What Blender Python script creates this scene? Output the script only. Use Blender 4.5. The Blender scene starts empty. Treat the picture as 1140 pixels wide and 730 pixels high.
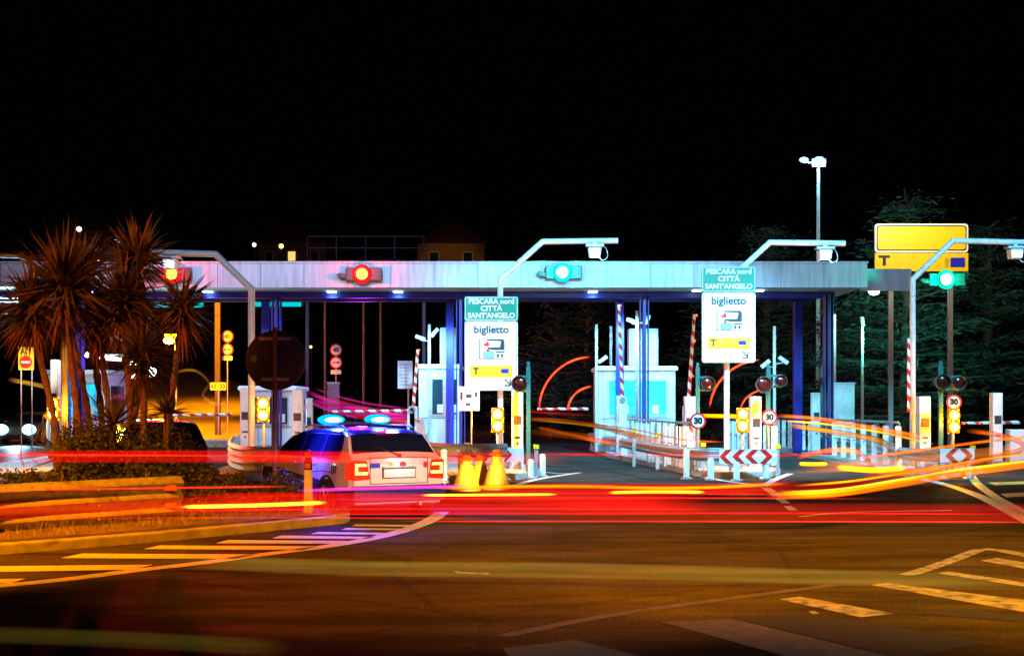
import bpy, bmesh, math, random
from mathutils import Vector, Matrix
random.seed(7)
scn = bpy.context.scene
COL = scn.collection
R = math.radians
PI = math.pi

# ------------------------------------------------------------------ camera
F = 1500.0; HZ = 452.0; CH = 1.7            # focal length (photo pixels), horizon row, eye height
cam_d = bpy.data.cameras.new('camera'); cam = bpy.data.objects.new('camera', cam_d); COL.objects.link(cam)
cam.location = (0, 0, CH); cam.rotation_euler = (R(90), 0, 0)
cam_d.sensor_width = 36; cam_d.lens = 36 * F / 1140; cam_d.shift_y = (HZ - 365) / 1140
cam_d.clip_start = .1; cam_d.clip_end = 3000
scn.camera = cam

# ------------------------------------------------------------------ night sky
w = bpy.data.worlds.new('World'); scn.world = w; w.use_nodes = True
nt = w.node_tree; bg = nt.nodes['Background']
bg.inputs['Color'].default_value = (.18, .3, .55, 1); bg.inputs['Strength'].default_value = .0012

scn.view_settings.view_transform = 'Standard'
scn.view_settings.look = 'None'; scn.view_settings.gamma = 1; scn.view_settings.exposure = 0
scn.cycles.max_bounces = 6; scn.cycles.transparent_max_bounces = 40
scn.cycles.sample_clamp_indirect = 3; scn.cycles.sample_clamp_direct = 0

# ------------------------------------------------------------------ lamps of the plaza and added lights
SOD = (1, .43, .05); COOL = (.20, .66, 1.0)
def light(kind, loc, energy, color, size=.3, aim=None, spot=None, blend=.5):
    d = bpy.data.lights.new('lamp_or_fill_light', kind); d.energy = energy; d.color = color
    if kind == 'AREA': d.size = size
    else: d.shadow_soft_size = size
    if kind == 'SPOT': d.spot_size = R(spot or 90); d.spot_blend = blend
    o = bpy.data.objects.new('lamp_or_fill_light', d); COL.objects.link(o); o.location = loc
    if aim is not None:
        o.rotation_euler = (Vector(aim) - Vector(loc)).to_track_quat('-Z', 'Y').to_euler()
    return o
# sodium street lamps on the near road, cool floods added over the plaza (all outside the frame, no masts)
SOD2 = (1, .25, .0)
light('SPOT', (-11, 6.5, 9), 40000, SOD2, .25, (-8.0, 15.0, 0), 42, .8)
light('SPOT', (-11, 6.5, 9), 15000, (1, .17, .02), .25, (-7.0, 21, 3.8), 21.5, .6)  # added red-orange spot that brightens the yucca crowns
light('SPOT', (9, 6, 9), 26000, (1, .36, .0), .25, (4.8, 13.8, 0), 52, .9)
light('SPOT', (1, 2, 10), 17000, SOD2, .25, (-.3, 15, 0), 36, .9)
light('SPOT', (5, 18, 12), 38000, COOL, .3, (3.0, 38, 1), 40, .4)
light('SPOT', (14, 20, 12), 19000, COOL, .3, (10, 36.5, .5), 38, .4)
light('SPOT', (-6, 19, 12), 12000, (.5, .7, 1), .3, (-5.5, 40, 3), 36, .4)
light('SPOT', (5, 16, 9), 3200, (.45, .9, 1), .3, (-.5, 34.6, 3.3), 8, .5)      # added narrow spots that brighten the two sign boards
light('SPOT', (5, 16, 9), 3600, (.45, .9, 1), .3, (5.6, 34.6, 4.0), 8, .5)

# ------------------------------------------------------------------ pixel (of the photo) + distance -> point
def W(px, py, D): return Vector(((px - 570) / F * D, D, CH - (py - HZ) / F * D))
def G(px, py, z=0.0):
    D = (CH - z) * F / (py - HZ)
    return Vector(((px - 570) / F * D, D, z))
def X(px, D): return (px - 570) / F * D
def Z(py, D): return CH - (py - HZ) / F * D

# ------------------------------------------------------------------ materials
MATS = {}
def mat(name, col, rough=.6, metal=0.0, var=.25, scale=6.0, bump=0.0, emis=None, es=0.0, coat=0.0, wear=None):
    if name in MATS: return MATS[name]
    m = bpy.data.materials.new(name); m.use_nodes = True; n = m.node_tree.nodes; l = m.node_tree.links
    b = n['Principled BSDF']; b.inputs['Roughness'].default_value = rough; b.inputs['Metallic'].default_value = metal
    b.inputs['Coat Weight'].default_value = coat
    tc = n.new('ShaderNodeTexCoord'); no = n.new('ShaderNodeTexNoise'); no.inputs['Scale'].default_value = scale
    no.inputs['Detail'].default_value = 6
    l.new(tc.outputs['Object'], no.inputs['Vector'])
    cr = n.new('ShaderNodeValToRGB'); e = cr.color_ramp.elements
    c = Vector(col)
    e[0].position = .3; e[0].color = (*(c * (1 - var)), 1); e[1].position = .7; e[1].color = (*[min(1, v) for v in c * (1 + var * .6)], 1)
    l.new(no.outputs['Fac'], cr.inputs['Fac']); out = cr.outputs['Color']
    if wear:
        no2 = n.new('ShaderNodeTexNoise'); no2.inputs['Scale'].default_value = wear[1]; no2.inputs['Detail'].default_value = 9
        l.new(tc.outputs['Object'], no2.inputs['Vector'])
        r2 = n.new('ShaderNodeValToRGB'); r2.color_ramp.elements[0].position = wear[2]; r2.color_ramp.elements[1].position = wear[2] + .12
        l.new(no2.outputs['Fac'], r2.inputs['Fac'])
        mx = n.new('ShaderNodeMix'); mx.data_type = 'RGBA'; l.new(r2.outputs['Color'], mx.inputs[0]); l.new(out, mx.inputs[6]); mx.inputs[7].default_value = (*wear[0], 1)
        out = mx.outputs[2]
    l.new(out, b.inputs['Base Color'])
    if bump:
        bp = n.new('ShaderNodeBump'); bp.inputs['Strength'].default_value = bump; bp.inputs['Distance'].default_value = .02
        l.new(no.outputs['Fac'], bp.inputs['Height']); l.new(bp.outputs['Normal'], b.inputs['Normal'])
    if emis: b.inputs['Emission Color'].default_value = (*emis, 1); b.inputs['Emission Strength'].default_value = es
    MATS[name] = m; return m
def glow(name, col, s, soft=False, power=1.6, add=1.0):
    """light-giving material; soft = a see-through streak of light, densest along its middle"""
    if name in MATS: return MATS[name]
    m = bpy.data.materials.new(name); m.use_nodes = True; n = m.node_tree.nodes; l = m.node_tree.links
    n.remove(n['Principled BSDF']); o = n['Material Output']
    e = n.new('ShaderNodeEmission'); e.inputs[0].default_value = (*col, 1); e.inputs[1].default_value = s
    if not soft: l.new(e.outputs[0], o.inputs[0])
    else:
        lw = n.new('ShaderNodeLayerWeight'); lw.inputs['Blend'].default_value = .5
        sub = n.new('ShaderNodeMath'); sub.operation = 'SUBTRACT'; sub.inputs[0].default_value = 1; l.new(lw.outputs['Facing'], sub.inputs[1])
        pw = n.new('ShaderNodeMath'); pw.operation = 'POWER'; l.new(sub.outputs[0], pw.inputs[0]); pw.inputs[1].default_value = power
        ml = n.new('ShaderNodeMath'); ml.operation = 'MULTIPLY'; l.new(pw.outputs[0], ml.inputs[0])
        # unevenness along the streak
        tc = n.new('ShaderNodeTexCoord'); mp = n.new('ShaderNodeMapping'); mp.inputs['Scale'].default_value = (.35, .12, 14)
        no = n.new('ShaderNodeTexNoise'); no.inputs['Scale'].default_value = 1.0; no.inputs['Detail'].default_value = 4
        l.new(tc.outputs['Object'], mp.inputs[0]); l.new(mp.outputs[0], no.inputs['Vector'])
        mr = n.new('ShaderNodeMapRange'); mr.inputs[1].default_value = .3; mr.inputs[2].default_value = .7; mr.inputs[3].default_value = .45 * s; mr.inputs[4].default_value = 1.35 * s
        at = n.new('ShaderNodeAttribute'); at.attribute_name = 'fade'
        l.new(no.outputs['Fac'], mr.inputs[0]); l.new(mr.outputs[0], ml.inputs[1])
        m2 = n.new('ShaderNodeMath'); m2.operation = 'MULTIPLY'; l.new(ml.outputs[0], m2.inputs[0]); l.new(at.outputs['Fac'], m2.inputs[1]); l.new(m2.outputs[0], e.inputs[1])
        t = n.new('ShaderNodeBsdfTransparent'); mc = n.new('ShaderNodeMix'); mc.data_type = 'RGBA'; l.new(at.outputs['Fac'], mc.inputs[0]); mc.inputs[6].default_value = (1, 1, 1, 1); mc.inputs[7].default_value = (add, add, add, 1)
        l.new(mc.outputs[2], t.inputs[0])
        a = n.new('ShaderNodeAddShader'); l.new(t.outputs[0], a.inputs[0]); l.new(e.outputs[0], a.inputs[1]); l.new(a.outputs[0], o.inputs[0])
    MATS[name] = m; return m

M = {}
M['white'] = mat('white_paint', (.72, .74, .75), .45, 0, .12, 5, wear=((.35, .33, .30), 9, .62))
M['cabin'] = mat('cabin_paint', (.62, .66, .70), .4, .0, .1, 3, wear=((.3, .31, .32), 5, .64))
M['galv'] = mat('galvanised_steel', (.50, .50, .49), .42, .7, .25, 14, .1)
M['rail'] = mat('rail_steel', (.50, .48, .44), .42, .15, .3, 9, .15, wear=((.22, .14, .08), 7, .60))
M['blue'] = mat('blue_steel_paint', (.008, .012, .26), .4, 0, .15, 4)
M['navy'] = mat('navy_steel_paint', (.015, .015, .12), .45, 0, .2, 4)
M['dark'] = mat('dark_plastic', (.03, .032, .035), .45, 0, .3, 8)
M['black'] = mat('black_rubber', (.012, .012, .012), .8, 0, .3, 10)
M['grey'] = mat('grey_paint', (.22, .23, .24), .5, 0, .2, 6)
M['signwhite'] = mat('sign_white', (.80, .82, .82), .35, 0, .04, 4)
M['signteal'] = mat('sign_green', (.0, .23, .16), .35, 0, .08, 4)
M['signyel'] = mat('sign_yellow', (.85, .55, .01), .4, 0, .06, 4)
M['signyel_worn'] = mat('worn_sign_yellow', (.85, .60, .01), .4, 0, .06, 4, wear=((.8, .8, .75), 3.5, .60))
M['signred'] = mat('sign_red', (.65, .015, .012), .4, 0, .06, 4)
M['signblk'] = mat('sign_black', (.015, .02, .025), .4, 0, .06, 4)
M['signblue'] = mat('sign_blue', (.01, .02, .5), .4, 0, .06, 4)
M['slate'] = mat('sign_slate', (.015, .045, .065), .4, 0, .06, 4)
M['teallamp'] = mat('green_lamp_housing', (.02, .15, .13), .45, 0, .15, 6)
M['lensoff'] = mat('unlit_red_lens', (.07, .008, .006), .2, 0, .1, 6, coat=.3)
M['orange'] = mat('orange_plastic', (.75, .12, .01), .5, 0, .12, 8)
M['yelplastic'] = mat('yellow_plastic', (.80, .50, .02), .5, 0, .15, 7, wear=((.5, .28, .04), 6, .62))
M['concrete'] = mat('kerb_concrete', (.40, .39, .36), .85, 0, .3, 5, .4, wear=((.2, .19, .17), 3, .6))
M['paint'] = mat('road_paint', (.72, .71, .66), .55, 0, .12, 8, .1, wear=((.16, .15, .14), 9, .60))
M['paint_old'] = mat('worn_road_paint', (.085, .062, .045), .7, 0, .3, 8, .1, wear=((.05, .04, .032), 6, .46))
M['paint_mid'] = mat('scuffed_road_paint', (.32, .29, .23), .6, 0, .3, 4, .1, wear=((.06, .055, .05), 7, .49))
M['patch'] = mat('fresh_asphalt', (.010, .009, .008), .85, 0, .3, 30, .2)
M['bark'] = mat('yucca_bark', (.20, .13, .08), .9, 0, .4, 12, .6)
M['leaf_y'] = mat('yucca_leaf', (.12, .10, .03), .5, 0, .5, 2.5)
M['leaf_dry'] = mat('yucca_dry_leaf', (.22, .11, .04), .8, 0, .4, 5)
M['leaf_b'] = mat('shrub_leaf', (.07, .085, .022), .6, 0, .6, 1.6)
M['leaf_c'] = mat('cedar_needle', (.032, .075, .055), .7, 0, .6, .5)
M['trunk'] = mat('cedar_bark', (.09, .07, .05), .9, 0, .4, 3, .4)
M['soil'] = mat('dry_soil', (.19, .13, .07), .95, 0, .4, 2.5, .5)
M['grass'] = mat('dry_grass', (.24, .19, .06), .8, 0, .4, 3)
M['glass'] = mat('tinted_glass', (.02, .05, .07), .08, 0, .1, 2, coat=1)
M['cyan_glass'] = mat('lit_booth_glass', (.05, .35, .45), .12, 0, .25, 2, emis=(.01, .55, .95), es=.75)
cg = MATS['lit_booth_glass'].node_tree; cb = cg.nodes['Principled BSDF']; cn_ = cg.nodes.new('ShaderNodeTexNoise'); cn_.inputs['Scale'].default_value = 2.6; cm_ = cg.nodes.new('ShaderNodeMapRange'); cm_.inputs[1].default_value = .38; cm_.inputs[2].default_value = .62; cm_.inputs[3].default_value = .22; cm_.inputs[4].default_value = 1.15
ct_ = cg.nodes.new('ShaderNodeTexCoord'); cg.links.new(ct_.outputs['Object'], cn_.inputs['Vector']); cg.links.new(cn_.outputs['Fac'], cm_.inputs[0]); cg.links.new(cm_.outputs[0], cb.inputs['Emission Strength'])
M['pole_brown'] = mat('rusty_pole', (.22, .11, .06), .7, .2, .3, 9)
M['signback'] = mat('sign_back', (.022, .017, .017), .6, .0, .2, 3)
M['carwhite'] = mat('car_white', (.78, .78, .76), .25, 0, .03, 2, coat=.8)
M['carblue'] = mat('car_blue', (.015, .03, .20), .25, 0, .05, 2, coat=.8)
M['carglass'] = mat('car_glass', (.008, .012, .04), .05, 0, .05, 2, coat=1)
M['rim'] = mat('alloy_rim', (.5, .5, .5), .3, .8, .1, 9)
M['tyre'] = mat('tyre_rubber', (.015, .015, .015), .75, 0, .2, 10)
M['plate'] = mat('number_plate', (.82, .82, .85), .4, 0, .04, 6)
M['wall_o'] = mat('house_render', (.35, .26, .16), .9, 0, .2, .6)
M['wall_g'] = mat('grey_render', (.16, .16, .17), .9, 0, .2, .6)
M['roof'] = mat('roof_tile', (.05, .03, .025), .9, 0, .3, 2)
M['hill'] = mat('hillside_ground', (.03, .035, .02), .95, 0, .5, .08)
M['ceil'] = mat('canopy_ceiling', (.50, .48, .42), .7, 0, .15, 1.0)

def fascia_mat():
    m = bpy.data.materials.new('fascia_cladding'); m.use_nodes = True; n = m.node_tree.nodes; l = m.node_tree.links
    b = n['Principled BSDF']; b.inputs['Roughness'].default_value = .45
    tc = n.new('ShaderNodeTexCoord'); mp = n.new('ShaderNodeMapping'); mp.inputs['Scale'].default_value = (3.2, 0, .35)
    no = n.new('ShaderNodeTexNoise'); no.inputs['Scale'].default_value = 2.2; no.inputs['Detail'].default_value = 6
    l.new(tc.outputs['Object'], mp.inputs[0]); l.new(mp.outputs[0], no.inputs['Vector'])
    cr = n.new('ShaderNodeValToRGB'); cr.color_ramp.elements[0].position = .3; cr.color_ramp.elements[0].color = (.33, .38, .45, 1)
    cr.color_ramp.elements[1].position = .65; cr.color_ramp.elements[1].color = (.50, .56, .64, 1)
    l.new(no.outputs['Fac'], cr.inputs[0]); l.new(cr.outputs[0], b.inputs['Base Color'])
    return m
M['fascia'] = fascia_mat()

def asphalt():
    m = bpy.data.materials.new('asphalt'); m.use_nodes = True; n = m.node_tree.nodes; l = m.node_tree.links
    b = n['Principled BSDF']
    tc = n.new('ShaderNodeTexCoord')
    big = n.new('ShaderNodeTexNoise'); big.inputs['Scale'].default_value = .25; big.inputs['Detail'].default_value = 5
    fine = n.new('ShaderNodeTexNoise'); fine.inputs['Scale'].default_value = 42; fine.inputs['Detail'].default_value = 4
    vo = n.new('ShaderNodeTexVoronoi'); vo.inputs['Scale'].default_value = 90
    for q in (big, fine, vo): l.new(tc.outputs['Object'], q.inputs['Vector'])
    cr = n.new('ShaderNodeValToRGB'); cr.color_ramp.elements[0].position = .32; cr.color_ramp.elements[0].color = (.042, .032, .027, 1)
    cr.color_ramp.elements[1].position = .68; cr.color_ramp.elements[1].color = (.078, .062, .052, 1); l.new(big.outputs['Fac'], cr.inputs[0])
    c2 = n.new('ShaderNodeValToRGB'); c2.color_ramp.elements[0].position = .35; c2.color_ramp.elements[0].color = (.45, .45, .45, 1)
    c2.color_ramp.elements[1].position = .7; c2.color_ramp.elements[1].color = (1.6, 1.6, 1.6, 1); l.new(fine.outputs['Fac'], c2.inputs[0])
    mx = n.new('ShaderNodeMix'); mx.data_type = 'RGBA'; mx.blend_type = 'MULTIPLY'; mx.inputs[0].default_value = 1
    l.new(cr.outputs[0], mx.inputs[6]); l.new(c2.outputs[0], mx.inputs[7])
    md = n.new('ShaderNodeTexNoise'); md.inputs['Scale'].default_value = 1.4; md.inputs['Detail'].default_value = 8; md.inputs['Roughness'].default_value = .65
    mpp = n.new('ShaderNodeMapping'); mpp.inputs['Scale'].default_value = (.35, 1.3, 1); l.new(tc.outputs['Object'], mpp.inputs[0]); l.new(mpp.outputs[0], md.inputs['Vector'])
    c3 = n.new('ShaderNodeValToRGB'); c3.color_ramp.elements[0].position = .36; c3.color_ramp.elements[0].color = (.45, .44, .43, 1); c3.color_ramp.elements[1].position = .60; c3.color_ramp.elements[1].color = (1.15, 1.15, 1.15, 1); l.new(md.outputs['Fac'], c3.inputs[0])
    vc = n.new('ShaderNodeTexVoronoi'); vc.feature = 'DISTANCE_TO_EDGE'; vc.inputs['Scale'].default_value = .32
    wv = n.new('ShaderNodeMix'); wv.data_type = 'VECTOR'; wv.inputs[0].default_value = .12; l.new(tc.outputs['Object'], wv.inputs[4]); l.new(md.outputs['Color'], wv.inputs[5]); l.new(wv.outputs[1], vc.inputs['Vector'])
    c4 = n.new('ShaderNodeMapRange'); c4.inputs[1].default_value = .0; c4.inputs[2].default_value = .012; c4.inputs[3].default_value = .68; c4.inputs[4].default_value = 1; l.new(vc.outputs['Distance'], c4.inputs[0])
    m5 = n.new('ShaderNodeMix'); m5.data_type = 'RGBA'; m5.blend_type = 'MULTIPLY'; m5.inputs[0].default_value = 1; l.new(mx.outputs[2], m5.inputs[6]); l.new(c3.outputs[0], m5.inputs[7])
    m6 = n.new('ShaderNodeMix'); m6.data_type = 'RGBA'; m6.blend_type = 'MULTIPLY'; m6.inputs[0].default_value = 1; l.new(m5.outputs[2], m6.inputs[6]); l.new(c4.outputs[0], m6.inputs[7]); mx = m6
    # tar seams / tyre-polished streaks
    mp = n.new('ShaderNodeMapping'); mp.inputs['Scale'].default_value = (.06, 1.1, 1); mp.inputs['Rotation'].default_value = (0, 0, R(6))
    st = n.new('ShaderNodeTexNoise'); st.inputs['Scale'].default_value = 1.3; st.inputs['Detail'].default_value = 5
    l.new(tc.outputs['Object'], mp.inputs[0]); l.new(mp.outputs[0], st.inputs['Vector'])
    mr = n.new('ShaderNodeMapRange'); mr.inputs[1].default_value = .35; mr.inputs[2].default_value = .65; mr.inputs[3].default_value = .38; mr.inputs[4].default_value = .55
    l.new(st.outputs['Fac'], mr.inputs[0]); l.new(mr.outputs[0], b.inputs['Roughness'])
    bp = n.new('ShaderNodeBump'); bp.inputs['Strength'].default_value = .5; bp.inputs['Distance'].default_value = .008
    l.new(vo.outputs['Distance'], bp.inputs['Height'])
    # coarse open asphalt: mostly matt, a few percent of broad gloss
    n.remove(b); df = n.new('ShaderNodeBsdfDiffuse'); gs = n.new('ShaderNodeBsdfGlossy'); ms = n.new('ShaderNodeMixShader'); ms.inputs[0].default_value = .022
    df.inputs['Roughness'].default_value = .6
    l.new(mx.outputs[2], df.inputs['Color']); l.new(mr.outputs[0], gs.inputs['Roughness']); gs.inputs['Color'].default_value = (.8, .8, .8, 1)
    for q in (df, gs): l.new(bp.outputs['Normal'], q.inputs['Normal'])
    l.new(df.outputs[0], ms.inputs[1]); l.new(gs.outputs[0], ms.inputs[2]); l.new(ms.outputs[0], n['Material Output'].inputs[0])
    return m
M['asphalt'] = asphalt()

def stripe_mat(name, c1, c2, period, axis=2, duty=.5, slant=0.0):
    m = bpy.data.materials.new(name); m.use_nodes = True; n = m.node_tree.nodes; l = m.node_tree.links
    b = n['Principled BSDF']; b.inputs['Roughness'].default_value = .4
    tc = n.new('ShaderNodeTexCoord'); sp = n.new('ShaderNodeSeparateXYZ'); l.new(tc.outputs['Object'], sp.inputs[0])
    sl = n.new('ShaderNodeMath'); sl.operation = 'MULTIPLY'; sl.inputs[1].default_value = slant; l.new(sp.outputs[0 if axis == 2 else 2], sl.inputs[0])
    ad = n.new('ShaderNodeMath'); ad.operation = 'ADD'; l.new(sp.outputs[axis], ad.inputs[0]); l.new(sl.outputs[0], ad.inputs[1])
    dv = n.new('ShaderNodeMath'); dv.operation = 'DIVIDE'; dv.inputs[1].default_value = period; l.new(ad.outputs[0], dv.inputs[0])
    fr = n.new('ShaderNodeMath'); fr.operation = 'FRACT'; l.new(dv.outputs[0], fr.inputs[0])
    gt = n.new('ShaderNodeMath'); gt.operation = 'GREATER_THAN'; gt.inputs[1].default_value = duty; l.new(fr.outputs[0], gt.inputs[0])
    mx = n.new('ShaderNodeMix'); mx.data_type = 'RGBA'; l.new(gt.outputs[0], mx.inputs[0]); mx.inputs[6].default_value = (*c1, 1); mx.inputs[7].default_value = (*c2, 1)
    l.new(mx.outputs[2], b.inputs['Base Color']); return m
M['boom'] = stripe_mat('boom_stripes', (.78, .78, .76), (.6, .02, .015), .34, 2, .55, 1.0)

# ------------------------------------------------------------------ mesh helpers
class B:
    def __init__(s): s.bm = bmesh.new()
    def quad(s, pts):
        vs = [s.bm.verts.new(p) for p in pts]
        return s.bm.faces.new(vs)
    def box(s, c, d, rz=0.0, rx=0.0, ry=0.0):
        m = Matrix.Translation(c) @ Matrix.Rotation(rz, 4, 'Z') @ Matrix.Rotation(ry, 4, 'Y') @ Matrix.Rotation(rx, 4, 'X') @ Matrix.Diagonal((d[0], d[1], d[2], 1))
        bmesh.ops.create_cube(s.bm, size=1, matrix=m); return s
    def cyl(s, p0, p1, r0, r1=None, seg=12):
        p0 = Vector(p0); p1 = Vector(p1); r1 = r0 if r1 is None else r1; d = p1 - p0
        m = Matrix.Translation((p0 + p1) / 2) @ d.to_track_quat('Z', 'Y').to_matrix().to_4x4()
        bmesh.ops.create_cone(s.bm, cap_ends=True, segments=seg, radius1=r0, radius2=r1, depth=d.length, matrix=m); return s
    def sph(s, c, r, sc=(1, 1, 1), u=12, v=8):
        m = Matrix.Translation(c) @ Matrix.Diagonal((sc[0], sc[1], sc[2], 1))
        bmesh.ops.create_uvsphere(s.bm, u_segments=u, v_segments=v, radius=r, matrix=m); return s
    def prism(s, poly, axis, a, b):
        """polygon (2-D) extruded along axis from a to b; axis 'y': poly=(x,z); 'z': (x,y); 'x': (y,z)"""
        f = {'y': lambda p, t: (p[0], t, p[1]), 'z': lambda p, t: (p[0], p[1], t), 'x': lambda p, t: (t, p[0], p[1])}[axis]
        v0 = [s.bm.verts.new(f(p, a)) for p in poly]; v1 = [s.bm.verts.new(f(p, b)) for p in poly]
        n = len(poly)
        s.bm.faces.new(v0); s.bm.faces.new(v1[::-1])
        for i in range(n): s.bm.faces.new((v0[i], v0[(i + 1) % n], v1[(i + 1) % n], v1[i]))
        return s
    def sweep(s, pts, ring, up=Vector((0, 0, 1)), caps=True, closed=True):
        """ring: list of (side, up) offsets, swept along pts"""
        rings = []
        for i, p in enumerate(pts):
            a = pts[max(0, i - 1)]; b = pts[min(len(pts) - 1, i + 1)]; t = (Vector(b) - Vector(a)).normalized()
            side = t.cross(up)
            if side.length < 1e-4: side = Vector((1, 0, 0))
            side.normalize(); u = side.cross(t).normalized()
            rg = ring(i / (len(pts) - 1)) if callable(ring) else ring
            rings.append([s.bm.verts.new(Vector(p) + side * q[0] + u * q[1]) for q in rg])
        n = len(rings[0])
        for i in range(len(rings) - 1):
            for j in range(n if closed else n - 1):
                s.bm.faces.new((rings[i][j], rings[i][(j + 1) % n], rings[i + 1][(j + 1) % n], rings[i + 1][j]))
        if caps and closed: s.bm.faces.new(rings[0][::-1]); s.bm.faces.new(rings[-1])
        return s
    def tube(s, pts, r, seg=8):
        rf = r if callable(r) else (lambda t: r)
        return s.sweep(pts, lambda t: [(rf(t) * math.cos(2 * PI * k / seg), rf(t) * math.sin(2 * PI * k / seg)) for k in range(seg)])
    def lathe(s, prof, c=(0, 0, 0), axis='z', seg=20, cap=True):
        rings = []
        for r, h in prof:
            rg = []
            for k in range(seg):
                a = 2 * PI * k / seg; x, y = r * math.cos(a), r * math.sin(a)
                p = {'z': (x, y, h), 'y': (x, h, y), 'x': (h, x, y)}[axis]
                rg.append(s.bm.verts.new(Vector(c) + Vector(p)))
            rings.append(rg)
        for i in range(len(rings) - 1):
            for k in range(seg): s.bm.faces.new((rings[i][k], rings[i][(k + 1) % seg], rings[i + 1][(k + 1) % seg], rings[i + 1][k]))
        if cap: s.bm.faces.new(rings[0][::-1]); s.bm.faces.new(rings[-1])
        return s
    def build(s, name, m, parent=None, bevel=0.0, smooth=False, label=None):
        bmesh.ops.recalc_face_normals(s.bm, faces=s.bm.faces)
        me = bpy.data.meshes.new(name); s.bm.to_mesh(me); s.bm.free()
        me.materials.append((M.get(m) or MATS[m]) if isinstance(m, str) else m)
        if smooth:
            for p in me.polygons: p.use_smooth = True
            try: me.set_sharp_from_angle(angle=R(38))
            except Exception: pass
        o = bpy.data.objects.new(name, me); COL.objects.link(o)
        if parent: o.parent = parent
        if bevel:
            b = o.modifiers.new('bevel', 'BEVEL'); b.width = bevel; b.segments = 2; b.limit_method = 'ANGLE'
        if label: o['label'] = label
        return o
def tag(o, label, cat, group=None, kind=None):
    o['label'] = label; o['category'] = cat
    if group: o['group'] = group
    if kind: o['kind'] = kind
    return o
def struct(o): o['kind'] = 'structure'; return o
def thing(name, label, cat, loc=(0, 0, 0), rz=0.0, group=None):
    o = bpy.data.objects.new(name, None); COL.objects.link(o); o.location = loc; o.rotation_euler = (0, 0, rz)
    return tag(o, label, cat, group)
def kids(o): return [c for c in COL.objects if c.parent == o]
def dup(root, loc, rz=None, label=None, group=None, scale=None):
    r = root.copy(); COL.objects.link(r); r.location = loc
    if rz is not None: r.rotation_euler = (0, 0, rz)
    if scale: r.scale = (scale,) * 3
    if label: r['label'] = label
    if group: r['group'] = group
    for ch in kids(root):
        c = ch.copy(); COL.objects.link(c); c.parent = r
        for g in kids(ch): d = g.copy(); COL.objects.link(d); d.parent = c
    return r
def text(s, size, m, loc, parent, name='lettering', thick=.012, align='CENTER', sx=1.0, rz=0.0, fat=.0, shear=0):
    cu = bpy.data.curves.new('t', 'FONT'); cu.body = s; cu.size = size; cu.align_x = align; cu.align_y = 'CENTER'
    cu.extrude = thick / 2; cu.offset = fat; cu.shear = shear; cu.resolution_u = 4
    o = bpy.data.objects.new('t', cu); COL.objects.link(o)
    dg = bpy.context.evaluated_depsgraph_get(); me = bpy.data.meshes.new_from_object(o.evaluated_get(dg))
    bpy.data.objects.remove(o)
    me.transform(Matrix.Translation(loc) @ Matrix.Rotation(rz, 4, 'Z') @ Matrix.Rotation(R(90), 4, 'X') @ Matrix.Diagonal((sx, 1, 1, 1)))
    me.materials.clear(); me.materials.append((M.get(m) or MATS[m]) if isinstance(m, str) else m)
    q = bpy.data.objects.new(name, me); COL.objects.link(q); q.parent = parent; return q
def smooth_path(pts, n=10):
    out = []; P = [Vector(p) for p in pts]; P = [P[0] * 2 - P[1]] + P + [P[-1] * 2 - P[-2]]
    for i in range(1, len(P) - 2):
        for k in range(n):
            t = k / n; a, b, c, d = P[i - 1:i + 3]
            out.append(.5 * ((2 * b) + (c - a) * t + (2 * a - 5 * b + 4 * c - d) * t * t + (3 * b - a - 3 * c + d) * t ** 3))
    out.append(P[-2]); return out
def rrect(cx, cz, w_, h_, r, n=5):
    pts = []
    for sx, sz, a0 in ((1, 1, 0), (-1, 1, 90), (-1, -1, 180), (1, -1, 270)):
        for k in range(n + 1):
            a = R(a0 + 90 * k / n); pts.append((cx + sx * (w_ / 2 - r) + r * math.cos(a), cz + sz * (h_ / 2 - r) + r * math.sin(a)))
    return pts
# ================================================================== SETTING
b = B(); b.quad([(-1500, -300, -.01), (1500, -300, -.01), (1500, 2500, -.01), (-1500, 2500, -.01)])
struct(b.build('ground', 'hill'))
b = B(); b.quad([(-70, -30, 0), (70, -30, 0), (70, 120, 0), (-70, 120, 0)]); struct(b.build('road', 'asphalt'))

# rising slip road on the left behind the plaza, and the dark hillside
b = B()
sec = []
for i in range(25):
    t = i / 24; y = 62 + 75 * t
    cx = -14.8 - 9 * t - 14 * t * t; wd = 5.0 - 1.0 * t
    sec.append((cx, y, .05 + 6.2 * t ** 1.35, wd))
for i in range(24):
    a, c = sec[i], sec[i + 1]
    b.quad([(a[0] - a[3], a[1], a[2]), (a[0] + a[3], a[1], a[2]), (c[0] + c[3], c[1], c[2]), (c[0] - c[3], c[1], c[2])])
    b.quad([(a[0] - a[3], a[1], a[2] - .004), (a[0] - a[3] - 5, a[1], a[2] - 4.8), (c[0] - c[3] - 5, c[1], c[2] - 4.8), (c[0] - c[3], c[1], c[2] - .004)])
    b.quad([(a[0] + a[3], a[1], a[2] - .004), (a[0] + a[3] + 5, a[1], a[2] - 2.8), (c[0] + c[3] + 5, c[1], c[2] - 2.8), (c[0] + c[3], c[1], c[2] - .004)])
struct(b.build('slip_road', mat('slip_road_surface', (.13, .125, .12), .7, 0, .25, 1.2, .2)))
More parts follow.
